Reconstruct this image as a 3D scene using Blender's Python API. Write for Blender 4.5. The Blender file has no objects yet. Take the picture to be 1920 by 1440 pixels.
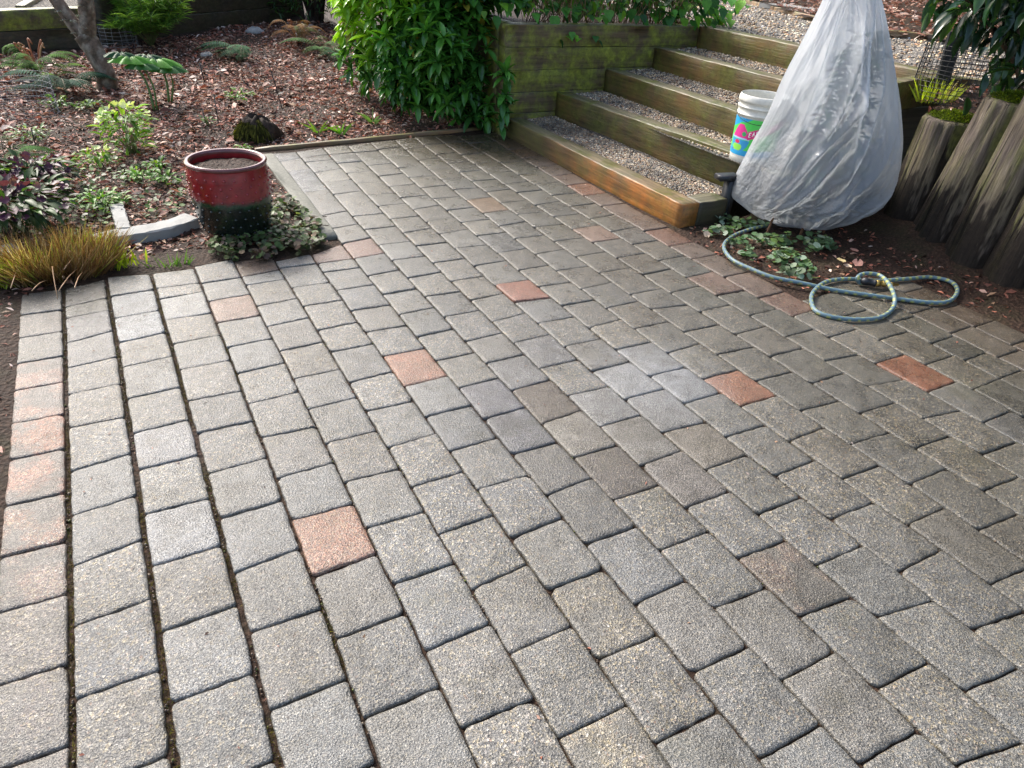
import bpy, math, random
import numpy as np
from mathutils import Vector, Matrix, noise
random.seed(7); RNG = np.random.default_rng(7)
rad = math.radians
sc = bpy.context.scene

# ------------------------------------------------------------------ camera
YAW, PITCH, ROLL, FPX, CH = rad(31.097359), rad(33.713536), rad(4.43997668), 1271.204, 1.5
_f = np.array([math.sin(YAW)*math.cos(PITCH), math.cos(YAW)*math.cos(PITCH), -math.sin(PITCH)])
_r0 = np.array([math.cos(YAW), -math.sin(YAW), 0.0]); _u0 = np.cross(_r0, _f)
_r = math.cos(ROLL)*_r0 + math.sin(ROLL)*_u0
_u = -math.sin(ROLL)*_r0 + math.cos(ROLL)*_u0
CAM = np.array([0, 0, CH])
cd = bpy.data.cameras.new('camera'); cam = bpy.data.objects.new('camera', cd); sc.collection.objects.link(cam)
cd.sensor_width = 36; cd.lens = FPX/1920*36; cd.clip_start = 0.05; cd.clip_end = 500
cam.matrix_world = Matrix([[_r[0], _u[0], -_f[0], 0], [_r[1], _u[1], -_f[1], 0], [_r[2], _u[2], -_f[2], CH], [0, 0, 0, 1]])
sc.camera = cam
# ------------------------------------------------------------------ light
SUN = Vector((-0.25, 0.82, 0.76)).normalized()
w = bpy.data.worlds.new('World'); sc.world = w; w.use_nodes = True
nt = w.node_tree; nt.nodes.clear()
sky = nt.nodes.new('ShaderNodeTexSky'); sky.sky_type = 'NISHITA'; sky.sun_disc = False
sky.sun_elevation = math.asin(SUN.z); sky.sun_rotation = math.atan2(SUN.x, SUN.y)
sky.air_density = 1.0; sky.dust_density = 4.0; sky.ozone_density = 1.0
bg = nt.nodes.new('ShaderNodeBackground'); bg.inputs[1].default_value = 0.15
wo = nt.nodes.new('ShaderNodeOutputWorld')
nt.links.new(sky.outputs[0], bg.inputs[0]); nt.links.new(bg.outputs[0], wo.inputs[0])
sl = bpy.data.lights.new('sun', 'SUN'); sl.energy = 2.0; sl.angle = rad(12.0); sl.color = (1.0, 0.97, 0.92)
so = bpy.data.objects.new('sun', sl); sc.collection.objects.link(so)
so.rotation_euler = SUN.to_track_quat('Z', 'Y').to_euler()
sc.view_settings.view_transform = 'Standard'; sc.view_settings.look = 'None'
sc.view_settings.exposure = 1.12; sc.view_settings.gamma = 1.0

# ------------------------------------------------------------------ pixel -> world (measured points of the photograph)
def ray(x, y): return (x-960)/FPX*_r - (y-720)/FPX*_u + _f
def at(x, y, z=0.0):
    d = ray(x, y); return CAM + d*((z-CH)/d[2])
def at_plane(x, y, P, n):
    d = ray(x, y); return CAM + d*(np.dot(np.array(P)-CAM, n)/np.dot(d, n))
def at_depth(x, y, P):            # on the plane through P that faces the camera horizontally
    n = np.array([_f[0], _f[1], 0]); return at_plane(x, y, P, n)
def z_over(P, x, y):
    d = ray(x, y); t = (d[0]*P[0]+d[1]*P[1])/(d[0]**2+d[1]**2); return CH+t*d[2]

# ------------------------------------------------------------------ mesh helpers
class MB:
    def __init__(s): s.v = []; s.f = []; s.c = []; s.n = 0
    def _faces(s, F, off):
        by = {}
        for f in F: by.setdefault(len(f), []).append(f)
        for k, fs in by.items(): s.f.append(np.array(fs, dtype=np.int64)+off)
    def add(s, V, F, col=(1, 1, 1), a=1.0):
        V = np.asarray(V, float); s.v.append(V); s._faces(F, s.n)
        col = np.asarray(col, float)
        if col.ndim == 1: col = np.tile(col[:3], (len(V), 1))
        s.c.append(np.hstack([col[:, :3], np.full((len(V), 1), a)])); s.n += len(V)
    def scatter(s, TV, TF, M, L, C):      # template verts, faces, matrices Nx3x3, locs Nx3, colours Nx3
        n = len(L)
        if n == 0: return
        V = np.einsum('nij,kj->nki', M, TV)+L[:, None, :]; k = len(TV); s.v.append(V.reshape(-1, 3))
        by = {}
        for f in TF: by.setdefault(len(f), []).append(f)
        for q, fs in by.items(): s.f.append((np.array(fs)[None, :, :]+(s.n+np.arange(n)*k)[:, None, None]).reshape(-1, q))
        cc = np.repeat(C, k, axis=0); s.c.append(np.hstack([cc, np.ones((len(cc), 1))])); s.n += n*k
    def build(s, name, m, parent=None, smooth=True, loc=None):
        V = np.concatenate(s.v); C = np.concatenate(s.c)
        if loc is not None: V = V-np.array(loc)[None, :]
        me = bpy.data.meshes.new(name)
        tot = np.concatenate([np.full(len(f), f.shape[1]) for f in s.f]).astype(np.int32)
        idx = np.concatenate([f.ravel() for f in s.f]).astype(np.int32)
        me.vertices.add(len(V)); me.vertices.foreach_set('co', V.astype(np.float32).ravel())
        me.loops.add(len(idx)); me.loops.foreach_set('vertex_index', idx); me.polygons.add(len(tot))
        st = np.concatenate([[0], np.cumsum(tot)[:-1]]).astype(np.int32)
        me.polygons.foreach_set('loop_start', st); me.polygons.foreach_set('loop_total', tot)
        me.polygons.foreach_set('use_smooth', np.full(len(tot), smooth, dtype=bool))
        me.update(calc_edges=True)
        ca = me.color_attributes.new('col', 'FLOAT_COLOR', 'POINT'); ca.data.foreach_set('color', C.astype(np.float32).ravel())
        me.materials.append(m)
        o = bpy.data.objects.new(name, me); sc.collection.objects.link(o)
        if parent is not None:
            o.parent = parent
            if loc is None: me.transform(parent.matrix_basis.inverted())      # world coordinates given: counter the parent's place
        elif loc is not None: o.location = loc
        return o
def empty(name, loc):
    o = bpy.data.objects.new(name, None); o.empty_display_size = 0.1; o.location = tuple(float(a) for a in loc)
    sc.collection.objects.link(o); return o
def tag(o, label=None, cat=None, group=None, kind=None):
    if label: o['label'] = label
    if cat: o['category'] = cat
    if group: o['group'] = group
    if kind: o['kind'] = kind
    return o
def part_label(o, l): o['label'] = l; return o
def jit(c, s, n=None):
    c = np.array(c, float)
    if n is None: return np.clip(c*(1+RNG.normal(0, s)), 0, 1)
    return np.clip(c[None, :]*(1+RNG.normal(0, s, (n, 1)))*(1+RNG.normal(0, s*.3, (n, 3))), 0, 1)
def pick(cols, w_, n, s=.18):
    cols = np.array(cols, float); i = RNG.choice(len(cols), n, p=np.array(w_)/sum(w_))
    return np.clip(cols[i]*(1+RNG.normal(0, s, (n, 1))), 0.003, 1)
def frames(D, U=None):      # matrices whose y axis is D (Nx3), x axis sideways, z up-ish
    D = D/np.linalg.norm(D, axis=1, keepdims=True)
    if U is None: U = np.tile([0, 0, 1.0], (len(D), 1))
    X = np.cross(D, U); nx = np.linalg.norm(X, axis=1, keepdims=True); X = np.where(nx < 1e-4, [[1, 0, 0]], X/np.maximum(nx, 1e-6))
    Z = np.cross(X, D)
    return np.stack([X, D, Z], axis=2)
def leaf_t(L=1, W=.35, n=3, fold=.25, droop=.25, prof=None):
    V = []; F = []
    for i in range(n+1):
        t = i/n
        wv = prof(t) if prof else math.sin(math.pi*min(1, t*.9+.08))**.8
        if i == n: wv = 0.06
        y = L*t; z = -droop*L*t*t
        V += [(-W/2*wv, y, z+fold*W/2*wv), (0, y, z), (W/2*wv, y, z+fold*W/2*wv)]
    for i in range(n):
        a = 3*i; F += [(a, a+1, a+4, a+3), (a+1, a+2, a+5, a+4)]
    return np.array(V), F
def round_leaf(n=9, cup=.15):
    V = [(0, 0, 0)]; F = []
    for i in range(n+1):
        a = -math.pi/2+.25+(2*math.pi-.5)*i/n; r = .5*(1+.06*math.cos(3*i)); V.append((r*math.cos(a), .1+r*math.sin(a), cup*.5*(1 if i % 2 else .6)))
    for i in range(1, n+1): F.append((0, i, i+1))
    return np.array(V), F
def tube(mb, P, R, seg=8, col=(1, 1, 1), cap=True, rough=0.0, colf=None):
    P = np.asarray(P, float); n = len(P); R = np.full(n, R) if np.isscalar(R) else np.asarray(R, float)
    T = np.gradient(P, axis=0); T /= np.linalg.norm(T, axis=1, keepdims=True)+1e-9
    up = np.array([0, 0, 1.0]) if abs(T[0][2]) < .9 else np.array([1.0, 0, 0])
    V = []; C = []
    x = np.cross(T[0], up); x /= np.linalg.norm(x)
    for i in range(n):
        x = x-T[i]*np.dot(x, T[i]); x /= np.linalg.norm(x); y = np.cross(T[i], x)
        for k in range(seg):
            a = 2*math.pi*k/seg; rr = R[i]*(1+(random.uniform(-rough, rough) if rough else 0))
            V.append(P[i]+rr*(math.cos(a)*x+math.sin(a)*y)); C.append(colf(i, k) if colf else col)
    F = [(i*seg+k, i*seg+(k+1) % seg, (i+1)*seg+(k+1) % seg, (i+1)*seg+k) for i in range(n-1) for k in range(seg)]
    if cap: F += [tuple(range(seg))[::-1], tuple((n-1)*seg+k for k in range(seg))]
    mb.add(V, F, np.array(C))
def spline(P, n):
    P = np.asarray(P, float); m = len(P); out = []
    Q = np.vstack([2*P[0]-P[1], P, 2*P[-1]-P[-2]])
    for s in np.linspace(0, m-1-1e-6, n):
        i = int(s); t = s-i; a, b, c, d = Q[i], Q[i+1], Q[i+2], Q[i+3]
        out.append(.5*((2*b)+(-a+c)*t+(2*a-5*b+4*c-d)*t*t+(-a+3*b-3*c+d)*t**3))
    return np.array(out)
def beam(mb, A, B, w_, z0, z1, n=24, jitter=.003, bev=.008, side=1, seed=0):
    """rough-sawn timber from A to B (xy), its body on the `side` of the line, w_ thick, z0..z1"""
    A = np.array(A[:2], float); B = np.array(B[:2], float); d = B-A; Ln = np.linalg.norm(d); d /= Ln; nrm = np.array([-d[1], d[0]])*side
    prof = [(0, z0), (0, z0+(z1-z0)*.5), (0, z1-bev), (bev*.3, z1-bev*.3), (bev, z1), (w_*.5, z1), (w_-bev, z1), (w_-bev*.3, z1-bev*.3), (w_, z1-bev), (w_, z0+(z1-z0)*.5), (w_, z0)]
    V = []; k = len(prof)
    for i in range(n+1):
        s = Ln*i/n
        e = .004 if i in (0, n) else 0
        for j, (a, z) in enumerate(prof):
            q = noise.noise(Vector((s*3+seed*7.1, j*1.7, seed)))*jitter*1.5+noise.noise(Vector((s*14+seed*3, j*3.1, 5+seed)))*jitter
            aa = a+(e if a < w_/2 else -e)+q; zz = z+q-(e if j in (2, 3, 4, 5, 6, 7, 8) else 0)
            p = A+d*s+nrm*aa; V.append((p[0], p[1], zz))
    F = [(i*k+j, (i+1)*k+j, (i+1)*k+j+1, i*k+j+1) for i in range(n) for j in range(k-1)]
    F += [tuple(range(k)), tuple(n*k+j for j in range(k))[::-1]]
    if side < 0: F = [f[::-1] for f in F]
    mb.add(V, F)
def box(mb, c, s, rot=0, col=(1, 1, 1), bev=0.0):
    x, y, z = s[0]/2, s[1]/2, s[2]/2; b = bev or min(s)*.04
    V = []
    for zz, ins in ((-z, b), (-z+b, 0), (z-b, 0), (z, b)):
        for sx, sy in ((-1, -1), (1, -1), (1, 1), (-1, 1)):
            px, py = sx*(x-ins), sy*(y-ins); V.append((c[0]+px*math.cos(rot)-py*math.sin(rot), c[1]+px*math.sin(rot)+py*math.cos(rot), c[2]+zz))
    F = [(3, 2, 1, 0), (12, 13, 14, 15)]
    for i in range(3):
        for k in range(4): F.append((i*4+k, i*4+(k+1) % 4, (i+1)*4+(k+1) % 4, (i+1)*4+k))
    mb.add(V, F, col)
def ico(sub=1):
    import bmesh
    bm = bmesh.new(); bmesh.ops.create_icosphere(bm, subdivisions=sub, radius=1); V = np.array([v.co[:] for v in bm.verts]); F = [tuple(v.index for v in f.verts) for f in bm.faces]; bm.free(); return V, F

# ------------------------------------------------------------------ materials
def newmat(name):
    m = bpy.data.materials.new(name); m.use_nodes = True; m.node_tree.nodes.clear(); return m, m.node_tree
class N:
    def __init__(s, nt): s.t = nt
    def __call__(s, ty, ins=None, **kw):
        n = s.t.nodes.new('ShaderNode'+ty)
        for k, v in kw.items(): setattr(n, k, v)
        for k, v in (ins or {}).items():
            if isinstance(v, bpy.types.NodeSocket): s.t.links.new(v, n.inputs[k])
            else: n.inputs[k].default_value = v
        return n
    def ramp(s, fac, stops):
        n = s('ValToRGB', {0: fac}); e = n.color_ramp.elements
        while len(e) < len(stops): e.new(.5)
        for i, (p, c) in enumerate(stops): e[i].position = p; e[i].color = (*c, 1) if len(c) == 3 else c
        return n.outputs[0]
    def mix(s, fac, a, b, blend='MIX'):
        n = s('Mix', data_type='RGBA', blend_type=blend)
        for k, v in ((0, fac), (6, a), (7, b)):
            if isinstance(v, bpy.types.NodeSocket): s.t.links.new(v, n.inputs[k])
            else: n.inputs[k].default_value = v if k == 0 or len(v) == 4 else (*v, 1)
        return n.outputs[2]
    def math(s, op, a, b=0.0, clamp=False):
        n = s('Math', operation=op, use_clamp=clamp)
        for k, v in ((0, a), (1, b)):
            if isinstance(v, bpy.types.NodeSocket): s.t.links.new(v, n.inputs[k])
            else: n.inputs[k].default_value = v
        return n.outputs[0]
    def noise(s, vec, scale, detail=3, rough=.6, out=0):
        return s('TexNoise', {'Vector': vec, 'Scale': scale, 'Detail': detail, 'Roughness': rough}).outputs[out]
    def coords(s, scale=(1, 1, 1), which='Object'):
        tc = s('TexCoord').outputs[which]
        if scale == (1, 1, 1): return tc
        return s('Mapping', {0: tc, 3: scale}).outputs[0]
    def bump(s, h, strength, dist, normal=None):
        n = s('Bump', {'Height': h, 'Strength': strength, 'Distance': dist})
        if normal is not None: s.t.links.new(normal, n.inputs['Normal'])
        return n.outputs[0]
def finish(nd, col, rough=.5, spec=.5, bump=None, coat=0, **kw):
    p = nd('BsdfPrincipled')
    def setk(k, v):
        if isinstance(v, bpy.types.NodeSocket): nd.t.links.new(v, p.inputs[k])
        else: p.inputs[k].default_value = v if not (isinstance(v, tuple) and len(v) == 3) else (*v, 1)
    setk('Base Color', col); setk('Roughness', rough); setk('Specular IOR Level', spec)
    if bump is not None: setk('Normal', bump)
    if coat: setk('Coat Weight', coat); setk('Coat Roughness', .1)
    for k, v in kw.items(): setk(k.replace('_', ' '), v)
    o = nd('OutputMaterial'); nd.t.links.new(p.outputs[0], o.inputs[0]); return p

def mat_plain(name, col, rough=.5, spec=.5, var=.15, scale=20, metallic=0, bumpd=.001, coat=0):
    m, t = newmat(name); nd = N(t); c = nd.coords()
    n1 = nd.noise(c, scale, 4); n2 = nd.noise(c, scale*6, 3)
    cc = nd.mix(nd.math('MULTIPLY', n1, var*2, True), col, tuple(x*.45 for x in col))
    finish(nd, cc, nd.math('ADD', rough-.1, nd.math('MULTIPLY', n2, .2)), spec, nd.bump(n2, .5, bumpd), coat, Metallic=metallic); return m

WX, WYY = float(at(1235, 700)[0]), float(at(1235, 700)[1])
def mat_paver():
    m, t = newmat('wet_concrete_paver'); nd = N(t); c = nd.coords()
    at_ = nd('Attribute', attribute_name='col'); base = at_.outputs['Color']; agg = at_.outputs['Alpha']
    v1 = nd('TexVoronoi', {'Vector': c, 'Scale': 175.0, 'Randomness': 1.0}); 
    sep = nd('SeparateColor', {0: v1.outputs['Color']})
    chips = nd.ramp(sep.outputs[0], [(0, (.05, .05, .052)), (.22, (.13, .125, .12)), (.45, (.25, .24, .22)), (.65, (.32, .29, .22)), (.82, (.44, .36, .22)), (.93, (.60, .57, .52)), (1, (.28, .17, .11))])
    n1 = nd.noise(c, 360, 2, .8); n2 = nd.noise(c, 14, 5, .65); n3 = nd.noise(c, 3.2, 4, .6); n4 = nd.noise(c, 1.1, 3, .5)
    fac = nd.math('MULTIPLY', agg, nd.ramp(sep.outputs[1], [(.25, (0, 0, 0)), (.6, (1, 1, 1))]))
    col = nd.mix(nd.math('MULTIPLY', fac, .85, True), base, chips)
    sr = nd('SeparateColor', {0: base}); red = nd.ramp(nd.math('SUBTRACT', sr.outputs[0], sr.outputs[2]), [(.015, (0, 0, 0)), (.05, (1, 1, 1))])
    rf = nd.math('MULTIPLY', red, nd.math('MULTIPLY', nd.ramp(agg, [(.54, (0, 0, 0)), (.58, (1, 1, 1))]), nd.ramp(nd.noise(c, 8.5, 4, .6), [(.44, (1, 1, 1)), (.56, (0, 0, 0))])))
    col = nd.mix(nd.math('MULTIPLY', rf, .85), col, (.16, .155, .14))
    # fine speckle
    sp = nd.ramp(n1, [(.35, (.06, .06, .06)), (.455, (.50, .50, .49)), (.56, (1.15, 1.14, 1.11)), (.66, (2.5, 2.42, 2.25))])
    col = nd.mix(.85, col, sp, 'MULTIPLY')
    pits = nd.ramp(nd.noise(c, 95, 3, .7), [(.34, (.30, .29, .28)), (.46, (1, 1, 1))])
    col = nd.mix(.6, col, pits, 'MULTIPLY')
    blot = nd.ramp(n2, [(.3, (.62, .60, .56)), (.55, (1, 1, 1)), (.75, (1.18, 1.18, 1.2))])
    col = nd.mix(.8, col, blot, 'MULTIPLY')
    damp = nd.ramp(n3, [(.36, (.62, .60, .55)), (.56, (1, 1, 1))])
    col = nd.mix(.6, col, damp, 'MULTIPLY')
    # damp, grimy ground that dries unevenly: darker towards the planting on the right; brown damp and the shrub's painted shade at the far end
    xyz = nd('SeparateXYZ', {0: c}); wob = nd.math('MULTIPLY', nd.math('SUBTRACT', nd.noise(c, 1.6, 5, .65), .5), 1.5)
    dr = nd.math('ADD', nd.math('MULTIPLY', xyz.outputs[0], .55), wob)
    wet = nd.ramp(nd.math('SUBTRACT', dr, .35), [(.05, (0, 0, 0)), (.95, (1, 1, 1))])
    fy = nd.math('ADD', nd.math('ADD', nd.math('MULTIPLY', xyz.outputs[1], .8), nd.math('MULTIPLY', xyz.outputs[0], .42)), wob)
    wetshade = nd.ramp(nd.math('SUBTRACT', fy, 4.35), [(.0, (0, 0, 0)), (.6, (1, 1, 1))])
    wetshade_all = nd.math('MAXIMUM', nd.math('MULTIPLY', wet, .62), nd.math('MULTIPLY', wetshade, .95))
    col = nd.mix(wetshade_all, col, nd.mix(1, col, (.50, .46, .37), 'MULTIPLY'))
    wetshade2 = nd.ramp(nd.math('SUBTRACT', fy, 4.75), [(.0, (0, 0, 0)), (.6, (1, 1, 1))]); col = nd.mix(nd.math('MULTIPLY', wetshade2, .85), col, nd.mix(1, col, (.60, .53, .42), 'MULTIPLY'))  # deepens the painted shrub shade over the brown damp
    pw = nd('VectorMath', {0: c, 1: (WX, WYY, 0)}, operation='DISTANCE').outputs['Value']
    hz = nd.ramp(nd.math('ADD', pw, nd.math('MULTIPLY', wob, .22)), [(.10, (1, 1, 1)), (.34, (0, 0, 0))])  # whitish mineral patch with sky glare painted into it
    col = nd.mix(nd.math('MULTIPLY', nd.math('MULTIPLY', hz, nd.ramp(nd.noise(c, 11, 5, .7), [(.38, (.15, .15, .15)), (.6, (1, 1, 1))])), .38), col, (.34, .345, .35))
    # greenish algae stain, light
    al = nd.math('MULTIPLY', nd.ramp(nd.noise(nd.coords((1.3, 1.3, 1)), 2.2, 5, .7), [(.56, (0, 0, 0)), (.75, (1, 1, 1))]), .30)
    col = nd.mix(al, col, (.11, .105, .055))
    h = nd.math('ADD', nd.math('MULTIPLY', v1.outputs['Distance'], .55), nd.math('MULTIPLY', n1, .6))
    b = nd.bump(h, .9, .0035); b = nd.bump(n2, .5, .006, b)
    ro = nd.ramp(nd.math('ADD', nd.math('MULTIPLY', n3, .5), nd.math('MULTIPLY', n2, .5)), [(.35, (.24, .24, .24)), (.62, (.42, .42, .42))])
    ro = nd.math('ADD', ro, nd.ramp(agg, [(.08, (-.0, 0, 0)), (.3, (1, 1, 1))])) if False else nd.math('SUBTRACT', ro, nd.math('MULTIPLY', nd.ramp(agg, [(.12, (1, 1, 1)), (.3, (0, 0, 0))]), .12))
    ro = nd.math('SUBTRACT', ro, nd.math('MULTIPLY', wetshade_all, .06)); finish(nd, col, ro, .6, b); return m

def mat_soil():
    m, t = newmat('damp_soil'); nd = N(t); c = nd.coords()
    v = nd('TexVoronoi', {'Vector': c, 'Scale': 55.0}); n1 = nd.noise(c, 60, 5, .75); n2 = nd.noise(c, 5, 4)
    col = nd.ramp(n1, [(.3, (.012, .006, .003)), (.5, (.036, .019, .011)), (.62, (.075, .042, .026)), (.78, (.15, .09, .06))])
    col = nd.mix(nd.math('MULTIPLY', nd.ramp(n2, [(.5, (0, 0, 0)), (.7, (1, 1, 1))]), .5), col, (.035, .038, .014))
    h = nd.math('ADD', n1, nd.math('MULTIPLY', v.outputs['Distance'], .8))
    finish(nd, col, .7, .25, nd.bump(h, 1.0, .014)); return m

def mat_col(name, rough=.5, spec=.5, var=.35, scale=40, trans=0.0, bumpd=.001, coat=0, alpha_var=False, tint=None):
    m, t = newmat(name); nd = N(t); c = nd.coords()
    a = nd('Attribute', attribute_name='col').outputs['Color']
    n1 = nd.noise(c, scale, 4, .65)
    f = nd.ramp(n1, [(.3, (1-var, 1-var, 1-var)), (.7, (1+var*.6, 1+var*.6, 1+var*.6))])
    col = nd.mix(1.0, a, f, 'MULTIPLY')
    p = finish(nd, col, rough, spec, nd.bump(n1, .6, bumpd), coat)
    if trans:
        o = [n for n in t.nodes if n.type == 'OUTPUT_MATERIAL'][0]
        tr = nd('BsdfTranslucent'); 
        tc = nd.mix(1.0, col, tint or (1.5, 1.6, .6), 'MULTIPLY'); t.links.new(tc, tr.inputs[0])
        mx = nd('MixShader', {0: trans}); t.links.new(p.outputs[0], mx.inputs[1]); t.links.new(tr.outputs[0], mx.inputs[2]); t.links.new(mx.outputs[0], o.inputs[0])
    return m

def mat_timber(name, ax, warm=(.30, .13, .035), dull=(.085, .062, .035), moss=(.10, .105, .02), mossamt=.5, warmamt=.5, grad=None):
    """treated landscape timber; ax = index of the long axis in object space"""
    m, t = newmat(name); nd = N(t)
    s = [38, 38, 38]; s[ax] = 1.6
    g = nd.noise(nd.coords(tuple(s)), 1.0, 5, .65)
    s2 = [120, 120, 120]; s2[ax] = 5
    g2 = nd.noise(nd.coords(tuple(s2)), 1.0, 3, .6)
    c = nd.coords(); n2 = nd.noise(c, 3.2, 5, .6); n3 = nd.noise(c, 5.5, 5, .65); n4 = nd.noise(c, 24, 4, .7)
    lo = nd.mix(.5, dull, tuple(x*.4 for x in dull)); 
    wd = nd.ramp(g, [(.25, tuple(x*.35 for x in dull)), (.5, dull), (.7, tuple(min(1, x*1.9) for x in dull))])
    ww = nd.ramp(g, [(.25, tuple(x*.35 for x in warm)), (.5, warm), (.72, tuple(min(1, x*1.5) for x in warm))])
    wf = nd.ramp(n2, [(.38, (0, 0, 0)), (.62, (1, 1, 1))])
    if grad is not None:
        sp = nd('SeparateXYZ', {0: c}); gg = nd('MapRange', {0: sp.outputs[ax], 1: grad[0], 2: grad[1]}).outputs[0]
        wf = nd.math('MULTIPLY', nd.math('ADD', wf, .35), gg, True)
    col = nd.mix(nd.math('MULTIPLY', wf, warmamt, True), wd, ww)
    mf = nd.math('MULTIPLY', nd.ramp(n3, [(.40, (0, 0, 0)), (.62, (1, 1, 1))]), mossamt, True)
    mcol = nd.ramp(n4, [(.3, tuple(x*.45 for x in moss)), (.7, tuple(x*1.5 for x in moss))])
    col = nd.mix(mf, col, mcol)
    # incising marks of treated wood
    br = nd('TexVoronoi', {'Vector': nd.coords(tuple(45 if i != ax else 14 for i in range(3))), 'Scale': 1.0})
    inc = nd.ramp(br.outputs['Distance'], [(.07, (.35, .35, .35)), (.16, (1, 1, 1))])
    col = nd.mix(.7, col, inc, 'MULTIPLY')
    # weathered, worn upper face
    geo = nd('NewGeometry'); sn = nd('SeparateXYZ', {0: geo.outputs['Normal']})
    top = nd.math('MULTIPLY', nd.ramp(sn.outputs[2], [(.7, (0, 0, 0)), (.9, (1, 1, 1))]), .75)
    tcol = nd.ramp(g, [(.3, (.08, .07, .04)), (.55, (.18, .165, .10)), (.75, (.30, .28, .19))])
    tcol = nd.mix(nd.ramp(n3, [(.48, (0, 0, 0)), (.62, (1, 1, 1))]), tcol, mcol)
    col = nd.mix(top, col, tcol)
    h = nd.math('ADD', g, nd.math('MULTIPLY', g2, .5))
    finish(nd, col, nd.math('ADD', .30, nd.math('MULTIPLY', n4, .35)), .5, nd.bump(h, .8, .005)); return m

def mat_log():
    m, t = newmat('weathered_log_wood'); nd = N(t); c = nd.coords()
    g = nd.noise(nd.coords((42, 42, 2.2)), 1, 6, .75); g2 = nd.noise(nd.coords((90, 90, 4)), 1, 3, .6)
    n2 = nd.noise(nd.coords((8, 8, 1.6)), 1, 4, .6); n3 = nd.noise(nd.coords((9, 9, 1.0)), 1, 4, .6); n4 = nd.noise(c, 30, 5, .7)
    col = nd.ramp(g, [(.25, (.03, .025, .02)), (.42, (.10, .085, .07)), (.58, (.20, .175, .14)), (.75, (.34, .31, .26))])
    tin = nd.ramp(nd.noise(c, 4, 3), [(.35, (.85, .78, .80)), (.65, (1.1, 1.05, .85))]); col = nd.mix(1, col, tin, 'MULTIPLY')
    col = nd.mix(nd.math('MULTIPLY', nd.ramp(n3, [(.46, (0, 0, 0)), (.60, (1, 1, 1))]), .75), col, nd.ramp(n4, [(.3, (.04, .05, .008)), (.7, (.17, .19, .03))]))
    # damp foot that climbs unevenly
    z = nd('SeparateXYZ', {0: c}).outputs[2]
    rise = nd.math('SUBTRACT', nd.math('MULTIPLY', nd.math('SUBTRACT', n2, .5), 1.9), nd.math('SUBTRACT', z, .46))
    wet = nd.ramp(nd.math('MULTIPLY', nd.math('ADD', rise, .2), 2.4, True), [(.38, (0, 0, 0)), (.6, (1, 1, 1))])
    col = nd.mix(nd.math('MULTIPLY', wet, .93), col, nd.ramp(n4, [(.3, (.006, .004, .003)), (.7, (.028, .019, .012))]))
    crack = nd.ramp(nd.noise(nd.coords((34, 34, .7)), 1, 2, .5), [(.33, (.08, .07, .06)), (.38, (1, 1, 1))]); col = nd.mix(.9, col, crack, 'MULTIPLY')
    h = nd.math('ADD', g, nd.math('ADD', nd.math('MULTIPLY', g2, .4), nd.math('MULTIPLY', crack, .6)))
    kn = nd('TexVoronoi', {'Vector': nd.coords((2.6, 2.6, 2.0)), 'Scale': 1.0}).outputs['Distance']; kr = nd.ramp(kn, [(.045, (.12, .10, .09)), (.07, (1, 1, 1)), (.09, (.45, .4, .35)), (.12, (1, 1, 1))]); col = nd.mix(.9, col, kr, 'MULTIPLY')
    finish(nd, col, .68, .3, nd.bump(h, 1.0, .02)); return m

def mat_gravel(name='gravel_bed', k=1.0):
    m, t = newmat(name); nd = N(t); c = nd.coords()
    v = nd('TexVoronoi', {'Vector': c, 'Scale': 75.0}); sep = nd('SeparateColor', {0: v.outputs['Color']})
    st = [(0, (.10, .10, .10)), (.3, (.24, .23, .22)), (.55, (.38, .36, .32)), (.75, (.50, .45, .36)), (.9, (.66, .63, .58)), (1, (.2, .15, .11))]
    col = nd.ramp(sep.outputs[0], [(p, tuple(x*k for x in q)) for p, q in st])
    col = nd.mix(1, col, nd.ramp(v.outputs['Distance'], [(.25, (1, 1, 1)), (.6, (.3, .28, .26))]), 'MULTIPLY')
    n2 = nd.noise(c, 4, 4); col = nd.mix(1, col, nd.ramp(n2, [(.35, (.75, .72, .68)), (.6, (1, 1, 1))]), 'MULTIPLY')
    h = nd.math('SUBTRACT', 1.0, v.outputs['Distance'])
    finish(nd, col, .75, .25, nd.bump(h, 1.0, .012)); return m

M = {}
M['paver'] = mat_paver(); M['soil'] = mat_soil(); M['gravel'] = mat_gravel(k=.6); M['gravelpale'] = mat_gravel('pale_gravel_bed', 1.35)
M['pebble'] = mat_col('wet_pebble', .4, .5, .25, 120)
M['litter'] = mat_col('dead_leaf', .58, .3, .35, 60, trans=.15, tint=(1.3, 1.0, .8))
M['leaf'] = mat_col('green_leaf', .48, .4, .25, 30, trans=.28)
M['gloss'] = mat_col('glossy_leaf', .24, .6, .25, 30, trans=.22)
M['fern'] = mat_col('fern_leaf', .8, .15, .3, 20, trans=.25)
M['grass'] = mat_col('grass_blade', .5, .4, .3, 20, trans=.3)
M['bark'] = mat_col('bark', .75, .3, .5, 35, bumpd=.01)
M['stem'] = mat_col('stem', .5, .4, .3, 60)
M['moss'] = mat_col('moss', .9, .1, .5, 50, trans=.2)
M['metal'] = mat_plain('black_coated_metal', (.02, .022, .026), .42, .5, .3, 30)
M['wire'] = mat_plain('dark_wire', (.03, .03, .03), .5, .5, .3, 30)
M['wiregrey'] = mat_plain('grey_wire', (.35, .36, .37), .45, .5, .3, 30)
M['stone'] = mat_plain('pale_concrete', (.42, .42, .39), .7, .3, .45, 12, bumpd=.004)
M['slab'] = mat_plain('grey_slab_stone', (.42, .41, .38), .6, .4, .35, 9, bumpd=.006)

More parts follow.
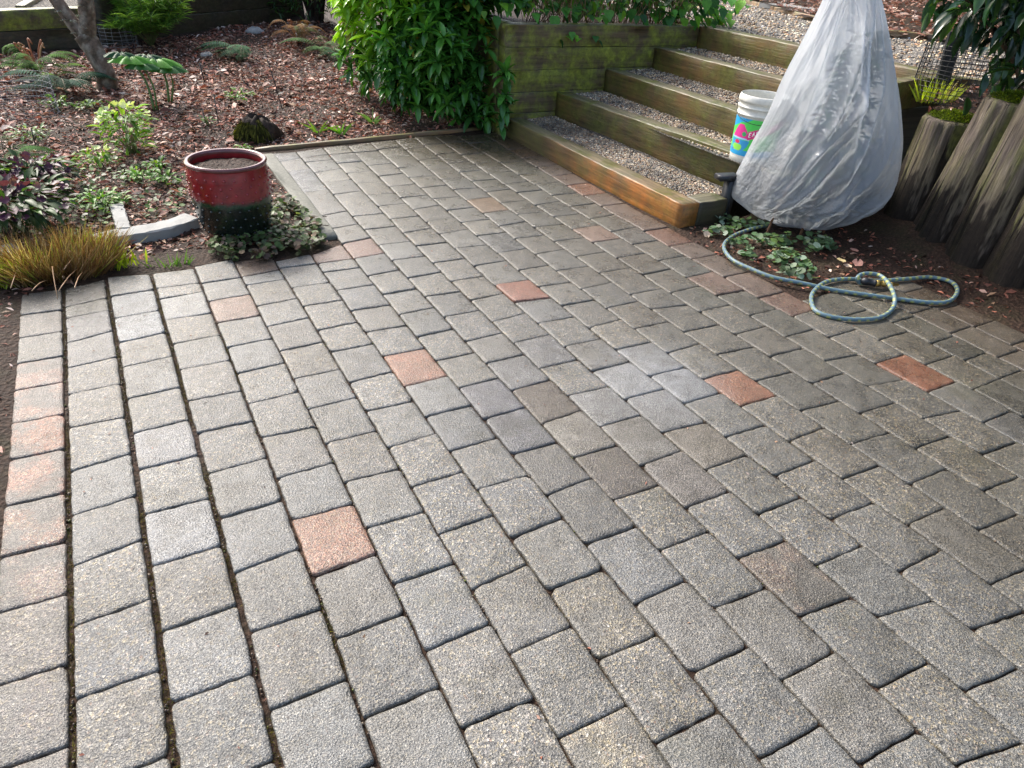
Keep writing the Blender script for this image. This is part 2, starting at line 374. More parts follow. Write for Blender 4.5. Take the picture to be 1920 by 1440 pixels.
# ------------------------------------------------------------------ patio: joints measured in the photograph
L = {1: [(119.5, 541), (118.7, 655), (120, 730), (125.5, 830), (131, 925), (131, 1050), (130, 1105), (135, 1255), (131, 1430)],
2: [(206, 520), (210, 592), (217, 655), (226, 717), (239, 780), (245, 812), (257, 887), (266, 962), (275, 1037), (285, 1102), (295, 1180), (307, 1267), (316, 1355), (327, 1430)],
3: [(290, 512), (297, 562), (307, 617), (325, 670), (336, 705), (352, 760), (366, 815), (377, 857), (397, 937), (420, 1020), (440, 1098), (462, 1180), (480, 1250), (500, 1335), (517, 1417)],
4: [(367, 505), (375, 530), (390, 572), (407, 610), (427, 657), (447, 712), (465, 760), (485, 807), (500, 857), (520, 900), (535, 950), (547, 980), (565, 1030), (589, 1090), (602, 1140), (627, 1197), (645, 1255), (662, 1292), (682, 1350), (705, 1430)],
5: [(447, 510), (462, 537), (485, 580), (507, 625), (527, 662), (550, 710), (565, 747), (585, 787), (610, 832), (625, 865), (645, 905), (660, 942), (685, 987), (705, 1035), (720, 1062), (740, 1097), (757, 1145), (797, 1220), (820, 1277), (850, 1335), (867, 1372), (895, 1435)],
6: [(515, 487), (527, 510), (552, 560), (572, 582), (597, 620), (625, 665), (637, 692), (657, 720), (672, 750), (690, 780), (705, 806), (730, 840), (747, 880), (775, 915), (792, 955), (825, 1000), (850, 1052), (885, 1100), (913, 1155), (957, 1225), (991, 1299), (1048, 1386)],
7: [(587, 485), (597, 497), (632, 547), (665, 587), (690, 622), (720, 665), (737, 697), (762, 727), (777, 755), (800, 785), (815, 812), (845, 847), (865, 882), (880, 900), (920, 962), (961, 1008), (990, 1057), (1033, 1112), (1073, 1176), (1122, 1239), (1167, 1310), (1228, 1394)],
8: [(510, 287), (535, 325), (560, 365), (595, 407), (615, 430), (640, 457), (665, 487), (690, 518), (717, 552), (746, 587), (785, 630), (815, 670), (835, 702), (865, 735), (882, 757), (907, 785), (927, 819), (963, 853), (990, 891), (1027, 930), (1056, 970), (1099, 1019), (1133, 1068), (1190, 1131), (1231, 1191), (1300, 1263), (1346, 1330), (1425, 1422)],
9: [(557, 284), (582, 316), (610, 355), (650, 392), (667, 415), (692, 445), (720, 472), (750, 505), (781, 540), (815, 577), (850, 615), (875, 637), (892, 660), (917, 687), (933, 703), (986, 763), (1022, 792), (1044, 826), (1109, 894), (1158, 940), (1192, 985), (1243, 1031), (1286, 1087), (1348, 1143), (1400, 1210), (1466, 1275), (1529, 1352), (1614, 1435)],
10: [(605, 277), (635, 310), (665, 342), (700, 377), (730, 410), (765, 440), (797, 475), (825, 508), (861, 545), (897, 581), (920, 600), (939, 624), (980, 665), (1033, 711), (1092, 771), (1137, 800), (1167, 834), (1207, 870), (1239, 908), (1292, 949), (1329, 993), (1389, 1048), (1434, 1100), (1500, 1157), (1561, 1220), (1644, 1292), (1712, 1369), (1772, 1428)],
11: [(650, 274), (677, 296), (710, 330), (735, 355), (777, 392), (807, 425), (837, 455), (870, 482), (905, 515), (941, 550), (980, 588), (1010, 610), (1063, 648), (1107, 692), (1141, 722), (1201, 775), (1250, 812), (1281, 842), (1335, 876), (1370, 915), (1425, 961), (1466, 1004), (1534, 1061), (1589, 1114), (1640, 1155), (1667, 1173), (1731, 1235), (1780, 1273)],
12: [(695, 267), (722, 296), (750, 317), (767, 335), (795, 357), (822, 382), (850, 405), (885, 437), (915, 460), (936, 475), (971, 506), (1015, 539), (1056, 572), (1103, 612), (1124, 635), (1160, 661), (1179, 678), (1220, 707), (1245, 729), (1288, 758), (1316, 784), (1368, 817), (1402, 851), (1459, 889), (1504, 930), (1561, 970), (1610, 1015), (1682, 1072), (1742, 1125)],
13: [(740, 262), (772, 290), (802, 316), (832, 342), (862, 365), (890, 390), (917, 410), (950, 435), (985, 465), (1020, 492), (1050, 512), (1092, 543), (1141, 582), (1194, 620), (1254, 661), (1288, 688), (1322, 710), (1350, 737), (1402, 767), (1432, 794), (1485, 828), (1527, 859), (1583, 897), (1610, 919), (1648, 949), (1697, 984), (1754, 1030), (1795, 1059)],
14: [(777, 257), (807, 285), (842, 310), (865, 325), (890, 345), (920, 367), (945, 381), (975, 405), (1007, 430), (1040, 452), (1080, 480), (1122, 512), (1172, 547), (1225, 585), (1247, 601), (1286, 624), (1311, 642), (1352, 673), (1379, 688), (1425, 714), (1459, 741), (1508, 769), (1549, 802), (1608, 834), (1650, 868), (1705, 904), (1769, 953), (1833, 995), (1893, 1040)],
15: [(817, 255), (845, 277), (877, 302), (945, 345), (975, 365), (1005, 385), (1040, 407), (1075, 430), (1112, 457), (1155, 485), (1202, 513), (1253, 547), (1315, 586), (1372, 620), (1406, 646), (1451, 669), (1481, 695), (1529, 722), (1580, 751), (1617, 775), (1661, 807), (1716, 840), (1776, 878), (1841, 912), (1897, 957)],
16: [(915, 287), (950, 315), (980, 332), (1012, 352), (1047, 375), (1077, 392), (1107, 410), (1145, 432), (1182, 460), (1235, 490), (1290, 522), (1342, 554), (1410, 590), (1474, 631), (1553, 677), (1580, 697), (1636, 725), (1677, 756), (1735, 786), (1778, 815), (1848, 855), (1893, 881)],
17: [(930, 262), (957, 282), (1005, 315), (1065, 347), (1112, 380), (1170, 412), (1230, 450), (1280, 480), (1330, 510), (1425, 557), (1485, 591), (1527, 616), (1651, 677), (1742, 732), (1791, 764), (1841, 791), (1893, 828)],
18: [(1472, 546), (1527, 580), (1614, 620), (1697, 666), (1750, 688), (1778, 706)],
19: [(1599, 565), (1629, 584), (1670, 603), (1710, 624), (1750, 646), (1780, 661)]}
SC = {n: np.array([at(*p)[:2] for p in pts]) for n, pts in L.items()}
LINE = {}
for n, a in SC.items():
    dg = 1 if n in (18, 19) else 2
    y = a[:, 1]; c = np.polyfit(y, a[:, 0], dg)
    for _ in range(3):
        rs = a[:, 0]-np.polyval(c, y); ww = 1/(1+(rs/.008)**2); c = np.polyfit(y, a[:, 0], dg, w=ww)
    LINE[n] = (c, y.min(), y.max())
WROW = .1889
def line_x(n, y):
    if n in LINE:
        c, a, b = LINE[n]; yy = min(max(y, a), b); x = np.polyval(c, yy)
        slope = np.polyval(np.polyder(c), yy) if len(c) > 1 else 0
        x += (y-yy)*slope*.3
        return x+.0012*math.sin(y*9+n)
    if n < 1: return line_x(1, y)-WROW*.86*(1-n)
    return line_x(19, y)+WROW*(n-19)
def v_of(n, ypx):      # y of the point of joint line n seen at picture row ypx
    n_ = max(1, min(19, n)); pts = L[n_]
    ys = np.array([p[1] for p in pts]); xs = np.array([p[0] for p in pts])
    if ypx > ys[-1]:
        k = (xs[-1]-xs[-4])/(ys[-1]-ys[-4]); x = xs[-1]+k*(ypx-ys[-1])
    elif ypx < ys[0]:
        k = (xs[3]-xs[0])/(ys[3]-ys[0]); x = xs[0]+k*(ypx-ys[0])
    else: x = np.interp(ypx, ys, xs)
    return at(x, ypx)[1]
J = {0: [(0, 541), (0, 580), (0, 621), (0, 667), (0, 716), (0, 775), (0, 840), (0, 922), (0, 1012), (0, 1112), (0, 1242), (0, 1397)],
1: [(541, 522), (576, 557), (597, 581), (644, 620), (691, 668), (740, 719), (803, 781), (884, 849), (966, 927), (1062, 1010), (1177, 1121), (1315, 1253), (1490, 1412)],
2: [(520, 511), (556, 541), (597, 581), (644, 623), (691, 669), (749, 725), (812, 784), (881, 851), (964, 932), (1064, 1022), (1186, 1132), (1321, 1259), (1505, 1422)],
3: [(512, 502), (541, 530), (561, 547), (600, 586), (646, 627), (694, 675), (752, 732), (812, 788), (889, 858), (972, 937), (1075, 1028), (1187, 1140), (1335, 1271), (1505, 1430)],
4: [(500, 487), (530, 519), (565, 552), (605, 591), (651, 634), (699, 680), (757, 735), (820, 800), (896, 867), (976, 945), (1080, 1037), (1199, 1149), (1347, 1287), (1525, 1455)],
5: [(490, 482), (519, 505), (535, 523), (573, 560), (612, 595), (658, 640), (709, 691), (767, 745), (831, 808), (905, 880), (990, 959), (1095, 1055), (1220, 1167), (1365, 1310), (1540, 1475)],
6: [(490, 477), (502, 494), (539, 529), (575, 562), (619, 602), (660, 644), (717, 697), (772, 752), (839, 814), (912, 885), (1000, 965), (1104, 1057), (1225, 1174), (1384, 1322), (1570, 1480)],
7: [(478, 457), (494, 485), (510, 501), (545, 534), (582, 571), (621, 609), (667, 652), (724, 705), (781, 759), (845, 821), (919, 891), (1008, 970), (1106, 1066), (1237, 1191), (1394, 1331), (1590, 1500)],
8: [(287, 284), (304, 296), (324, 316), (362, 355), (406, 395), (429, 419), (457, 446), (485, 474), (517, 505), (552, 541), (589, 576), (630, 616), (675, 660), (727, 708), (786, 763), (851, 828), (928, 896), (1019, 987), (1131, 1088), (1261, 1212), (1422, 1360), (1610, 1530)],
9: [(284, 277), (296, 289), (305, 299), (324, 316), (344, 337), (365, 358), (405, 400), (431, 424), (459, 451), (487, 479), (521, 510), (556, 546), (595, 582), (639, 624), (680, 665), (731, 712), (792, 769), (858, 832), (936, 908), (1030, 995), (1138, 1102), (1275, 1222), (1433, 1373), (1620, 1540)],
10: [(277, 273), (290, 286), (307, 302), (325, 320), (345, 340), (366, 361), (387, 381), (411, 404), (436, 427), (460, 454), (492, 484), (527, 517), (563, 550), (603, 588), (644, 627), (690, 673), (741, 724), (797, 777), (870, 843), (949, 919), (1046, 1012), (1155, 1119), (1292, 1242), (1440, 1390), (1610, 1560)],
11: [(273, 267), (285, 282), (310, 306), (330, 325), (350, 345), (370, 365), (392, 384), (415, 407), (439, 430), (466, 459), (498, 488), (534, 524), (567, 557), (607, 593), (648, 635), (695, 678), (748, 729), (809, 790), (876, 851), (961, 930), (1059, 1023), (1157, 1129), (1295, 1260), (1450, 1410)],
12: [(267, 262), (280, 275), (297, 292), (315, 310), (332, 329), (352, 347), (372, 367), (394, 389), (417, 411), (442, 435), (474, 466), (506, 497), (537, 529), (572, 562), (614, 599), (656, 641), (705, 688), (756, 737), (816, 796), (889, 862), (970, 942), (1072, 1034), (1185, 1150), (1330, 1290)],
13: [(262, 257), (280, 275), (301, 296), (319, 315), (337, 333), (355, 351), (375, 369), (400, 393), (424, 415), (447, 440), (477, 467), (507, 499), (542, 530), (578, 565), (616, 603), (661, 644), (709, 692), (760, 741), (826, 801), (896, 870), (985, 953), (1100, 1065), (1230, 1190)],
14: [(257, 255), (272, 268), (290, 285), (307, 303), (323, 319), (340, 336), (360, 354), (380, 375), (402, 397), (426, 420), (452, 445), (481, 472), (512, 502), (552, 540), (580, 571), (622, 607), (665, 650), (712, 697), (767, 750), (830, 811), (906, 878), (995, 965), (1095, 1065)],
15: [(254, 252), (268, 264), (290, 286), (308, 304), (325, 321), (345, 340), (361, 356), (384, 377), (406, 400), (429, 421), (455, 447), (484, 475), (515, 504), (549, 536), (584, 571), (626, 610), (667, 652), (718, 699), (773, 756), (840, 817), (917, 893), (1010, 985), (1110, 1080)],
16: [(254, 250), (268, 264), (285, 281), (305, 301), (327, 324), (346, 341), (366, 361), (387, 381), (410, 402), (434, 426), (459, 451), (489, 480), (520, 510), (554, 544), (590, 578), (631, 616), (675, 661), (722, 709), (784, 769), (851, 832), (930, 910), (1015, 990)],
17: [(250, 0), (262, 0), (280, 0), (297, 0), (313, 0), (330, 0), (347, 0), (367, 0), (387, 0), (410, 0), (434, 0), (462, 0), (487, 0), (521, 0), (557, 0), (592, 0), (631, 0), (678, 0), (733, 0), (792, 0), (860, 0), (940, 0)]}
def row_width17(y): return .20 if y > 1.95 else line_x(18, y)-line_x(17, y)
SPEC = []   # (picture x, y, colour, aggregate)   colours of the pavers that stand out
RED = (.36, .165, .105); RDK = (.20, .115, .08); PNK = (.34, .24, .20); LGT = (.245, .25, .25); BRN = (.13, .11, .09); SMO = (.20, .20, .20)
for q in [(440, 578, (.30, .20, .16), .5), (778, 688, (.34, .17, .115), .5), (977, 545, (.34, .155, .11), .3), (627, 1010, (.36, .20, .14), .5), (1388, 725, (.36, .165, .10), .4), (1718, 697, (.34, .14, .08), .4),
 (915, 384, (.30, .21, .15), .4), (1120, 437, PNK, .3), (620, 475, (.26, .17, .14), .5), (675, 465, (.27, .16, .13), .5), (565, 378, PNK, .4), (930, 384, (.26, .19, .14), .4), (1100, 355, RED, .4),
 (75, 565, (.13, .125, .11), .4), (65, 605, (.14, .13, .115), .4), (60, 645, (.15, .15, .14), .4), (165, 540, (.11, .105, .09), .2), (160, 572, (.12, .12, .10), .2), (160, 612, (.15, .15, .145), .15), (160, 665, (.17, .17, .165), .4), (60, 690, (.27, .165, .13), .6), (60, 740, (.30, .175, .13), .6), (60, 800, RED, .6), (60, 885, (.35, .18, .13), .6), (60, 960, (.30, .18, .13), .8), (45, 1060, (.25, .18, .15), .8), (60, 1180, (.20, .18, .165), .8), (60, 1320, (.21, .185, .17), .8), (1480, 1095, (.215, .17, .145), .6),
 (1255, 440, (.24, .12, .085), .4), (1480, 568, (.26, .15, .12), .5), (1450, 530, (.27, .15, .12), .4), (1385, 540, (.25, .16, .13), .4), (1230, 372, RDK, .3), (1000, 700, SMO, .15), (935, 735, (.17, .17, .18), .1),
 (1040, 755, BRN, .2), (980, 805, (.15, .15, .155), .1), (1090, 815, (.21, .195, .17), .15), (1035, 870, (.13, .125, .115), .25), (1180, 890, (.12, .105, .09), .3), (1285, 890, (.20, .185, .17), .1), (1095, 955, (.12, .118, .11), .3),
 (1212, 668, LGT, .1), (1180, 715, LGT, .15), (1285, 718, (.26, .27, .28), .1), (1140, 770, (.24, .24, .235), .1), (1205, 825, (.22, .21, .19), .1), (1330, 830, (.22, .20, .17), .15), (1255, 775, (.23, .23, .225), .1),
 (1065, 665, SMO, .2), (340, 995, (.27, .275, .28), .2), (265, 610, (.26, .27, .27), .1), (250, 570, (.25, .26, .26), .1), (345, 580, (.25, .255, .25), .4), (150, 610, (.23, .24, .24), .1), (330, 820, (.25, .25, .25), .3),
 (640, 300, LGT, .1), (560, 300, (.22, .23, .235), .1), (570, 330, (.22, .23, .235), .1), (590, 405, (.23, .235, .24), .1), (1160, 1130, (.22, .20, .16), 1.0), (1180, 1390, (.24, .21, .16), 1.0), (480, 505, (.13, .085, .06), .2), (1480, 640, (.19, .18, .16), .6)]:
    SPEC.append((np.array(at(q[0], q[1])[:2]), q[2], q[3]))
pav = MB(); OUTL = []
def in_frame(P):
    d = P-CAM; zz = d@_f; 
    if zz < .05: return False
    x = 960+FPX*(d@_r)/zz; y = 720-FPX*(d@_u)/zz
    return -250 < x < 2170 and -250 < y < 1750
def paver(c4, col, agg, zoff=0.0):
    """c4: four xy corners (counter-clockwise); tumbled concrete paver with rounded, chipped edges"""
    c4 = np.array(c4); cen = c4.mean(0); ring = []
    rr = random.uniform(.006, .016)
    for i in range(4):
        p, a, b = c4[i], c4[i-1], c4[(i+1) % 4]
        da = (a-p)/np.linalg.norm(a-p); db = (b-p)/np.linalg.norm(b-p); r_ = rr*random.uniform(.6, 1.5)
        for t in (0, .33, .67, 1):
            q = p+da*r_*(1-t)**1.6+db*r_*t**1.6+((da+db)*r_*.02); ring.append(q)
        ln = np.linalg.norm(b-p)
        for t in np.linspace(0, 1, 8)[1:-1]:
            ring.append(p+(b-p)*(r_/ln+(1-2*r_/ln)*t))
    ring = np.array(ring); k = len(ring)
    sd = random.uniform(0, 99)
    d = cen-ring; dn = d/np.linalg.norm(d, axis=1, keepdims=True)
    jt = np.array([noise.noise(Vector((q[0]*40+sd, q[1]*40, 0)))*.0042+noise.noise(Vector((q[0]*110+sd, q[1]*110, 3)))*.0018 for q in ring])
    ring = ring+dn*(jt[:, None]+.0005)
    tilt = np.array([random.gauss(0, .010), random.gauss(0, .010)])
    lev = [(-.05, 0), (-.009, 0), (-.003, .0012), (-.0004, .0042), (.0006, .016)]
    V = []
    for z, ins in lev:
        q = ring+dn*ins*(1+.5*np.array([noise.noise(Vector((s[0]*60, s[1]*60, sd))) for s in ring]))[:, None]
        zz = z+zoff+((q-cen)@tilt)
        V.append(np.column_stack([q, zz]))
    V.append(np.array([[cen[0], cen[1], .001+zoff]])); V = np.vstack(V)
    F = [(j*k+i, j*k+(i+1) % k, (j+1)*k+(i+1) % k, (j+1)*k+i) for j in range(len(lev)-1) for i in range(k)]
    o = (len(lev)-1)*k
    F += [(o+i, o+(i+1) % k, o+k) for i in range(k)]
    pav.add(V, F, col, agg); OUTL.append(c4)
used = set()
BASES = [(.185, .187, .180), (.198, .20, .192), (.17, .17, .162), (.205, .207, .202), (.188, .182, .168), (.178, .182, .182), (.19, .188, .176)]
def put_row(n, js, gapl=.0015, gapr=.0015):
    for i in range(len(js)-1):
        (a0, a1), (b0, b1) = js[i], js[i+1]          # a: far joint, b: near joint (left, right y)
        g = random.uniform(.0006, .0022)
        far_l, far_r, near_l, near_r = a0-g, a1-g, b0+g, b1+g
        if far_l-near_l < .03 and far_r-near_r < .03: continue
        xr = (lambda y: line_x(17, y)+row_width17(y)) if n == 17 else (lambda y: line_x(n+1, y))
        xl = lambda y: line_x(n, y)
        c = [(xl(near_l)+gapl, near_l), (xr(near_r)-gapr, near_r), (xr(far_r)-gapr, far_r), (xl(far_l)+gapl, far_l)]
        cen = np.mean(c, axis=0)
        if not in_frame(np.array([cen[0], cen[1], 0])): continue
        col = np.array(random.choice(BASES))*random.uniform(.90, 1.10); agg = random.choice([.25, .4, .5, .6, .75, .9])
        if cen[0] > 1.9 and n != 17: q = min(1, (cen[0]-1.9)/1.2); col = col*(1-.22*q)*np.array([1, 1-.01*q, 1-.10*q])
        if n == 17 and cen[1] > at(1535, 600)[1]: col = np.array(random.choice([(.19, .135, .11), (.20, .155, .135), (.165, .145, .13), (.21, .14, .115), (.17, .16, .15)])); agg = .45
        if n == 0: col = np.array(random.choice([(.24, .18, .155), (.20, .18, .165), (.22, .17, .15)])); agg = .6
        if n >= 20: col = np.array(random.choice([(.13, .11, .09), (.10, .07, .05), (.16, .14, .12)])); agg = .5
        for k, (p, cc, ag) in enumerate(SPEC):
            if k not in used and min(c[0][0], c[3][0]) < p[0] < max(c[1][0], c[2][0]) and min(near_l, near_r) < p[1] < max(far_l, far_r):
                col = np.array(cc); agg = ag; used.add(k); break
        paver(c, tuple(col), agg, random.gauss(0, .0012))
for n, js in J.items():
    rows = []
    for a, b in js:
        if n == 0: y = v_of(1, b); rows.append((y+.006, y))
        elif n == 17: y = v_of(17, a); rows.append((y, y))
        else: rows.append((v_of(n, a), v_of(n+1, b)))
    while rows[-1][0] > -.3:
        s = random.choice([.165, .19, .215, .24]); rows.append((rows[-1][0]-s, rows[-1][1]-s))
    put_row(n, rows, gapl={1: .0065, 2: .007, 3: .006, 4: .003}.get(n, .0016), gapr={0: .0065, 1: .007, 2: .006, 3: .003}.get(n, .0016))
EDGE_R = {18: (1545, 552), 19: (1600, 520), 20: (1655, 512), 21: (1690, 515)}
for n in (18, 19, 20, 21):
    y = at(*EDGE_R[n])[1]; rows = [(y, y)]
    while y > -.2:
        s = random.choice([.165, .19, .215, .24]); y -= s; rows.append((y, y))
    put_row(n, rows)
for k, px in enumerate([(530, 1)]): pass
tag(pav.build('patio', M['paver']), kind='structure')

# ------------------------------------------------------------------ ground
def bed_z(x, y):
    """height of the garden bed"""
    z = -.006
    if y > 5.55: z += .05*(y-5.55)
    if x < -.1 and y > 3.4: z += .02*min(1, (-.1-x))+.0
    if x > 3.95 and y < 3.2: z += .10*min(1, (x-3.95)/.35)
    return z
PX = [(line_x(0, 3.1)+.02, -1), (line_x(0, 3.1)+.02, at(35, 590)[1]), (at(120, 541)[0], at(120, 541)[1]), at(207, 522)[:2], at(290, 512)[:2], at(367, 503)[:2], at(450, 487)[:2], at(515, 480)[:2], at(590, 477)[:2], at(620, 450)[:2],
      at(510, 287)[:2], at(700, 266)[:2], at(900, 246)[:2], (2.95, 5.6), (2.92, 2.2), at(1545, 552)[:2], at(1600, 520)[:2], at(1655, 510)[:2], at(1700, 518)[:2], (3.62, -1)]
PX = np.array([np.array(p)[:2] for p in PX])
def in_poly(X, Y, P):
    ins = np.zeros(X.shape, bool); n = len(P)
    for i in range(n):
        x1, y1 = P[i]; x2, y2 = P[(i+1) % n]
        c = ((y1 > Y) != (y2 > Y)) & (X < (x2-x1)*(Y-y1)/((y2-y1) if y2 != y1 else 1e-9)+x1); ins ^= c
    return ins
def dist_poly(X, Y, P):
    d = np.full(X.shape, 9.0)
    for i in range(len(P)):
        a = P[i]; b = P[(i+1) % len(P)]; ab = b-a; t = np.clip(((X-a[0])*ab[0]+(Y-a[1])*ab[1])/(ab@ab), 0, 1)
        d = np.minimum(d, np.hypot(X-a[0]-t*ab[0], Y-a[1]-t*ab[1]))
    return d
def ground_z(x, y):
    ins = in_poly(np.array([x]), np.array([y]), PX)[0]; d = dist_poly(np.array([x]), np.array([y]), PX)[0]
    if ins: return -.011
    a = min(1, d/.25)
    nz = noise.noise(Vector((x*2.2, y*2.2, 0)))*.035+noise.noise(Vector((x*8, y*8, 2)))*.012
    return -.011*(1-a)+a*(bed_z(x, y)+nz)+ (min(1, d/.04)*.004)
def on_ground(px, py):
    z = 0.0
    for _ in range(14): P = at(px, py, z); z = .5*z+.5*ground_z(P[0], P[1])
    P = at(px, py, z); return np.array([P[0], P[1], ground_z(P[0], P[1])])
gx = np.arange(-5.0, 4.66, .05); gy = np.arange(-.6, 12.6, .05)
GX, GY = np.meshgrid(gx, gy)
_ins = in_poly(GX, GY, PX); _d = dist_poly(GX, GY, PX); _bz = np.array([[bed_z(x, y) for x in gx] for y in gy])
_nz = np.array([[noise.noise(Vector((x*2.2, y*2.2, 0)))*.035+noise.noise(Vector((x*8, y*8, 2)))*.012 for x in gx] for y in gy])
_a = np.minimum(1, _d/.25); GZ = np.where(_ins, -.011, -.011*(1-_a)+_a*(_bz+_nz)+np.minimum(1, _d/.04)*.004)
def ground_z(x, y):
    i = min(max((x-gx[0])/.05, 0), len(gx)-1.001); j = min(max((y-gy[0])/.05, 0), len(gy)-1.001); a, b = int(i), int(j); u, v = i-a, j-b
    return (GZ[b, a]*(1-u)+GZ[b, a+1]*u)*(1-v)+(GZ[b+1, a]*(1-u)+GZ[b+1, a+1]*u)*v
V = list(zip(GX.ravel(), GY.ravel(), GZ.ravel()))
nxg = len(gx); F = [(j*nxg+i, j*nxg+i+1, (j+1)*nxg+i+1, (j+1)*nxg+i) for j in range(len(gy)-1) for i in range(nxg-1)
   if not (gx[i] > 3.02 and gy[j] > 3.1)]
g = MB(); g.add(V, F); tag(g.build('garden_soil', M['soil']), kind='structure')
g = MB(); g.add([(-80, -40, -.13), (80, -40, -.13), (80, 120, -.13), (-80, 120, -.13)], [(0, 1, 2, 3)]); tag(g.build('ground', M['soil']), kind='structure')

# ------------------------------------------------------------------ steps
TX = [2.985, 3.465, 3.965, 4.483, 4.975]; TZ = [.152, .345, .525, .70, .88]
WY = 5.38
M['t1'] = mat_timber('wet_orange_timber', 1, (.40, .14, .022), (.075, .05, .02), (.09, .10, .018), mossamt=.45, warmamt=1.0, grad=(1.75, 0.2))
M['t2'] = mat_timber('mossy_tan_timber', 1, (.18, .095, .025), (.07, .052, .022), (.10, .115, .018), mossamt=.65, warmamt=.6)
M['tw'] = mat_timber('mossy_wall_timber', 0, (.15, .085, .045), (.095, .072, .038), (.24, .27, .03), mossamt=.9, warmamt=.3)
M['td'] = mat_timber('dark_wet_timber', 0, (.10, .05, .025), (.045, .036, .024), (.07, .08, .02), mossamt=.25, warmamt=.3)
M['te'] = mat_timber('edging_timber', 0, (.30, .13, .05), (.15, .10, .06), (.2, .2, .05), mossamt=.3, warmamt=.7)
st = empty('garden_steps', (2.985, 3.06, 0)); tag(st, 'broad flight of rough timber steps filled with gravel, rising beside the paved patio', 'steps')
near = [3.06, z_over, 0, 0, 0]
ny = [at(1281, 384, .152)[1], at(1393, 292, .345)[1], 3.02, 2.98, 2.9]
TIM = []
for i in range(5):
    b = MB(); x = TX[i]; y0 = ny[i] if i < 2 else 2.98
    xn = at(1281, 384, .152)[0] if i == 0 else (at(1393, 292, .345)[0] if i == 1 else x-.02)
    if i == 4: y0 = 2.86
    beam(b, (xn, y0), (x, WY-.003), .14, (0 if i == 0 else TZ[i-1]-.06)-.02, TZ[i], 40, .0035, .009, side=-1, seed=i)
    o = b.build('riser', M['t1'] if i == 0 else M['t2'], st); TIM.append((xn, y0))
    part_label(o, ['bottom step timber, wet orange brown towards its near end', 'second step timber, green with moss', 'third step timber, tan brown', 'fourth step timber, tan brown', 'top step timber, dark with moss'][i])
# returns at the open end of each tread
x0, y0 = TIM[0]
b = MB(); beam(b, (x0+.145, y0+.0), (3.375, y0+.0), .14, -.02, .150, 10, .003, .008, side=1, seed=11)
part_label(b.build('end_board', M['td'], st), 'short dark return board at the foot of the steps')
for i in (1, 2, 3):
    b = MB(); beam(b, (TX[i]+.06, 3.0-.145), (TX[i+1]+.1, 3.0-.145), .14, -.02, TZ[i]-.003, 8, .003, .008, side=1, seed=12+i); b.build('end_board', M['td'], st)
# retaining wall left of steps
wl = empty('timber_retaining_wall', (2.94, WY, 0)); tag(wl, 'green mossy retaining wall of stacked timbers at the far side of the steps, under the climber', 'retaining wall')
zc = [0.0, .185, .355, .53, .705, .872]
for i in range(5):
    b = MB(); beam(b, (2.945+(.004*(i % 2)), WY+.002*(i % 3)), (5.14 if i > 3 else 5.0, WY+.004*(i % 2)), .15, zc[i]+.0015-(.03 if i == 0 else 0), zc[i+1]-.0015, 40, .0035, .008, side=1, seed=20+i)
    b.build('board', M['tw'], wl)
b = MB(); beam(b, (2.95, WY+.155), (2.95, 7.4), .15, -.02, .868, 20, .003, .008, side=-1, seed=29); b.build('side_board', M['tw'], wl)
# gravel surfaces
def sheet(name, poly, zf, mat, res=.05, kind='structure', amp=.006):
    P = np.array(poly, float); x0, y0 = P.min(0); x1, y1 = P.max(0)
    nx = max(2, int((x1-x0)/res)); nyy = max(2, int((y1-y0)/res)); X, Y = np.meshgrid(np.linspace(x0, x1, nx), np.linspace(y0, y1, nyy))
    V = [(x, y, zf(x, y)+noise.noise(Vector((x*5, y*5, 1)))*amp) for x, y in zip(X.ravel(), Y.ravel())]
    cx = (X[:-1, :-1]+X[1:, 1:])/2; cy = (Y[:-1, :-1]+Y[1:, 1:])/2; ins = in_poly(cx, cy, P)
    F = [(j*nx+i, j*nx+i+1, (j+1)*nx+i+1, (j+1)*nx+i) for j in range(nyy-1) for i in range(nx-1) if ins[j, i]]
    g = MB(); g.add(V, F); o = g.build(name, mat); tag(o, kind=kind); return o
def tread_z(i):
    def f(x, y): 
        t = min(1, max(0, (x-TX[i]-.12)/.36)); return TZ[i]-.032+.022*t
    return f
TP = []
for i in range(4):
    yn = [3.12, 2.97, 2.97, 2.97][i]; poly = [(TX[i]+.10, yn), (TX[i+1]+.06, yn), (TX[i+1]+.06, WY+.02), (TX[i]+.10, WY+.02)]; TP.append(poly)
    sheet('gravel_tread', poly, tread_z(i), M['gravel'], .04)
LZ = .862
def land_z(x, y): return LZ+.012*max(0, min(x-5.1, 2.5))
landing = [(5.05, 2.86), (6.2, 2.72), (14, 2.0), (24, 8), (24, 30), (9, 30), (5.06, 5.6)]
sheet('gravel_path', landing, land_z, M['gravelpale'], .2, amp=.012)
# pebbles
IV, IF = ico(1)
PEBC = [(.08, .08, .08), (.17, .165, .155), (.30, .275, .23), (.36, .28, .18), (.58, .54, .46), (.16, .10, .06), (.26, .16, .10)]
def pebbles(mb, pts, smin, smax, tone=1.0):
    n = len(pts); s = RNG.uniform(smin, smax, n)
    R = frames(RNG.normal(size=(n, 3))*[1, 1, .3], np.tile([0, 0, 1.], (n, 1)))
    Sx = np.stack([s*RNG.uniform(.7, 1.3, n), s*RNG.uniform(.8, 1.5, n), s*RNG.uniform(.45, .8, n)], 1)
    Mx = R*Sx[:, None, :]
    dk = np.array([np.clip(.95+1.1*noise.noise(Vector((q[0]*2.6, q[1]*2.6, 5)))+.5*noise.noise(Vector((q[0]*9, q[1]*9, 5))), .4, 1.25) for q in pts])[:, None]*tone
    mb.scatter(IV, IF, Mx, pts, np.clip(pick(PEBC, [2, 3, 3, 2.3, 1.2, 1.6, 1.2], n, .15)*dk*[1.04, .95, .83], 0, 1))
pb = MB()
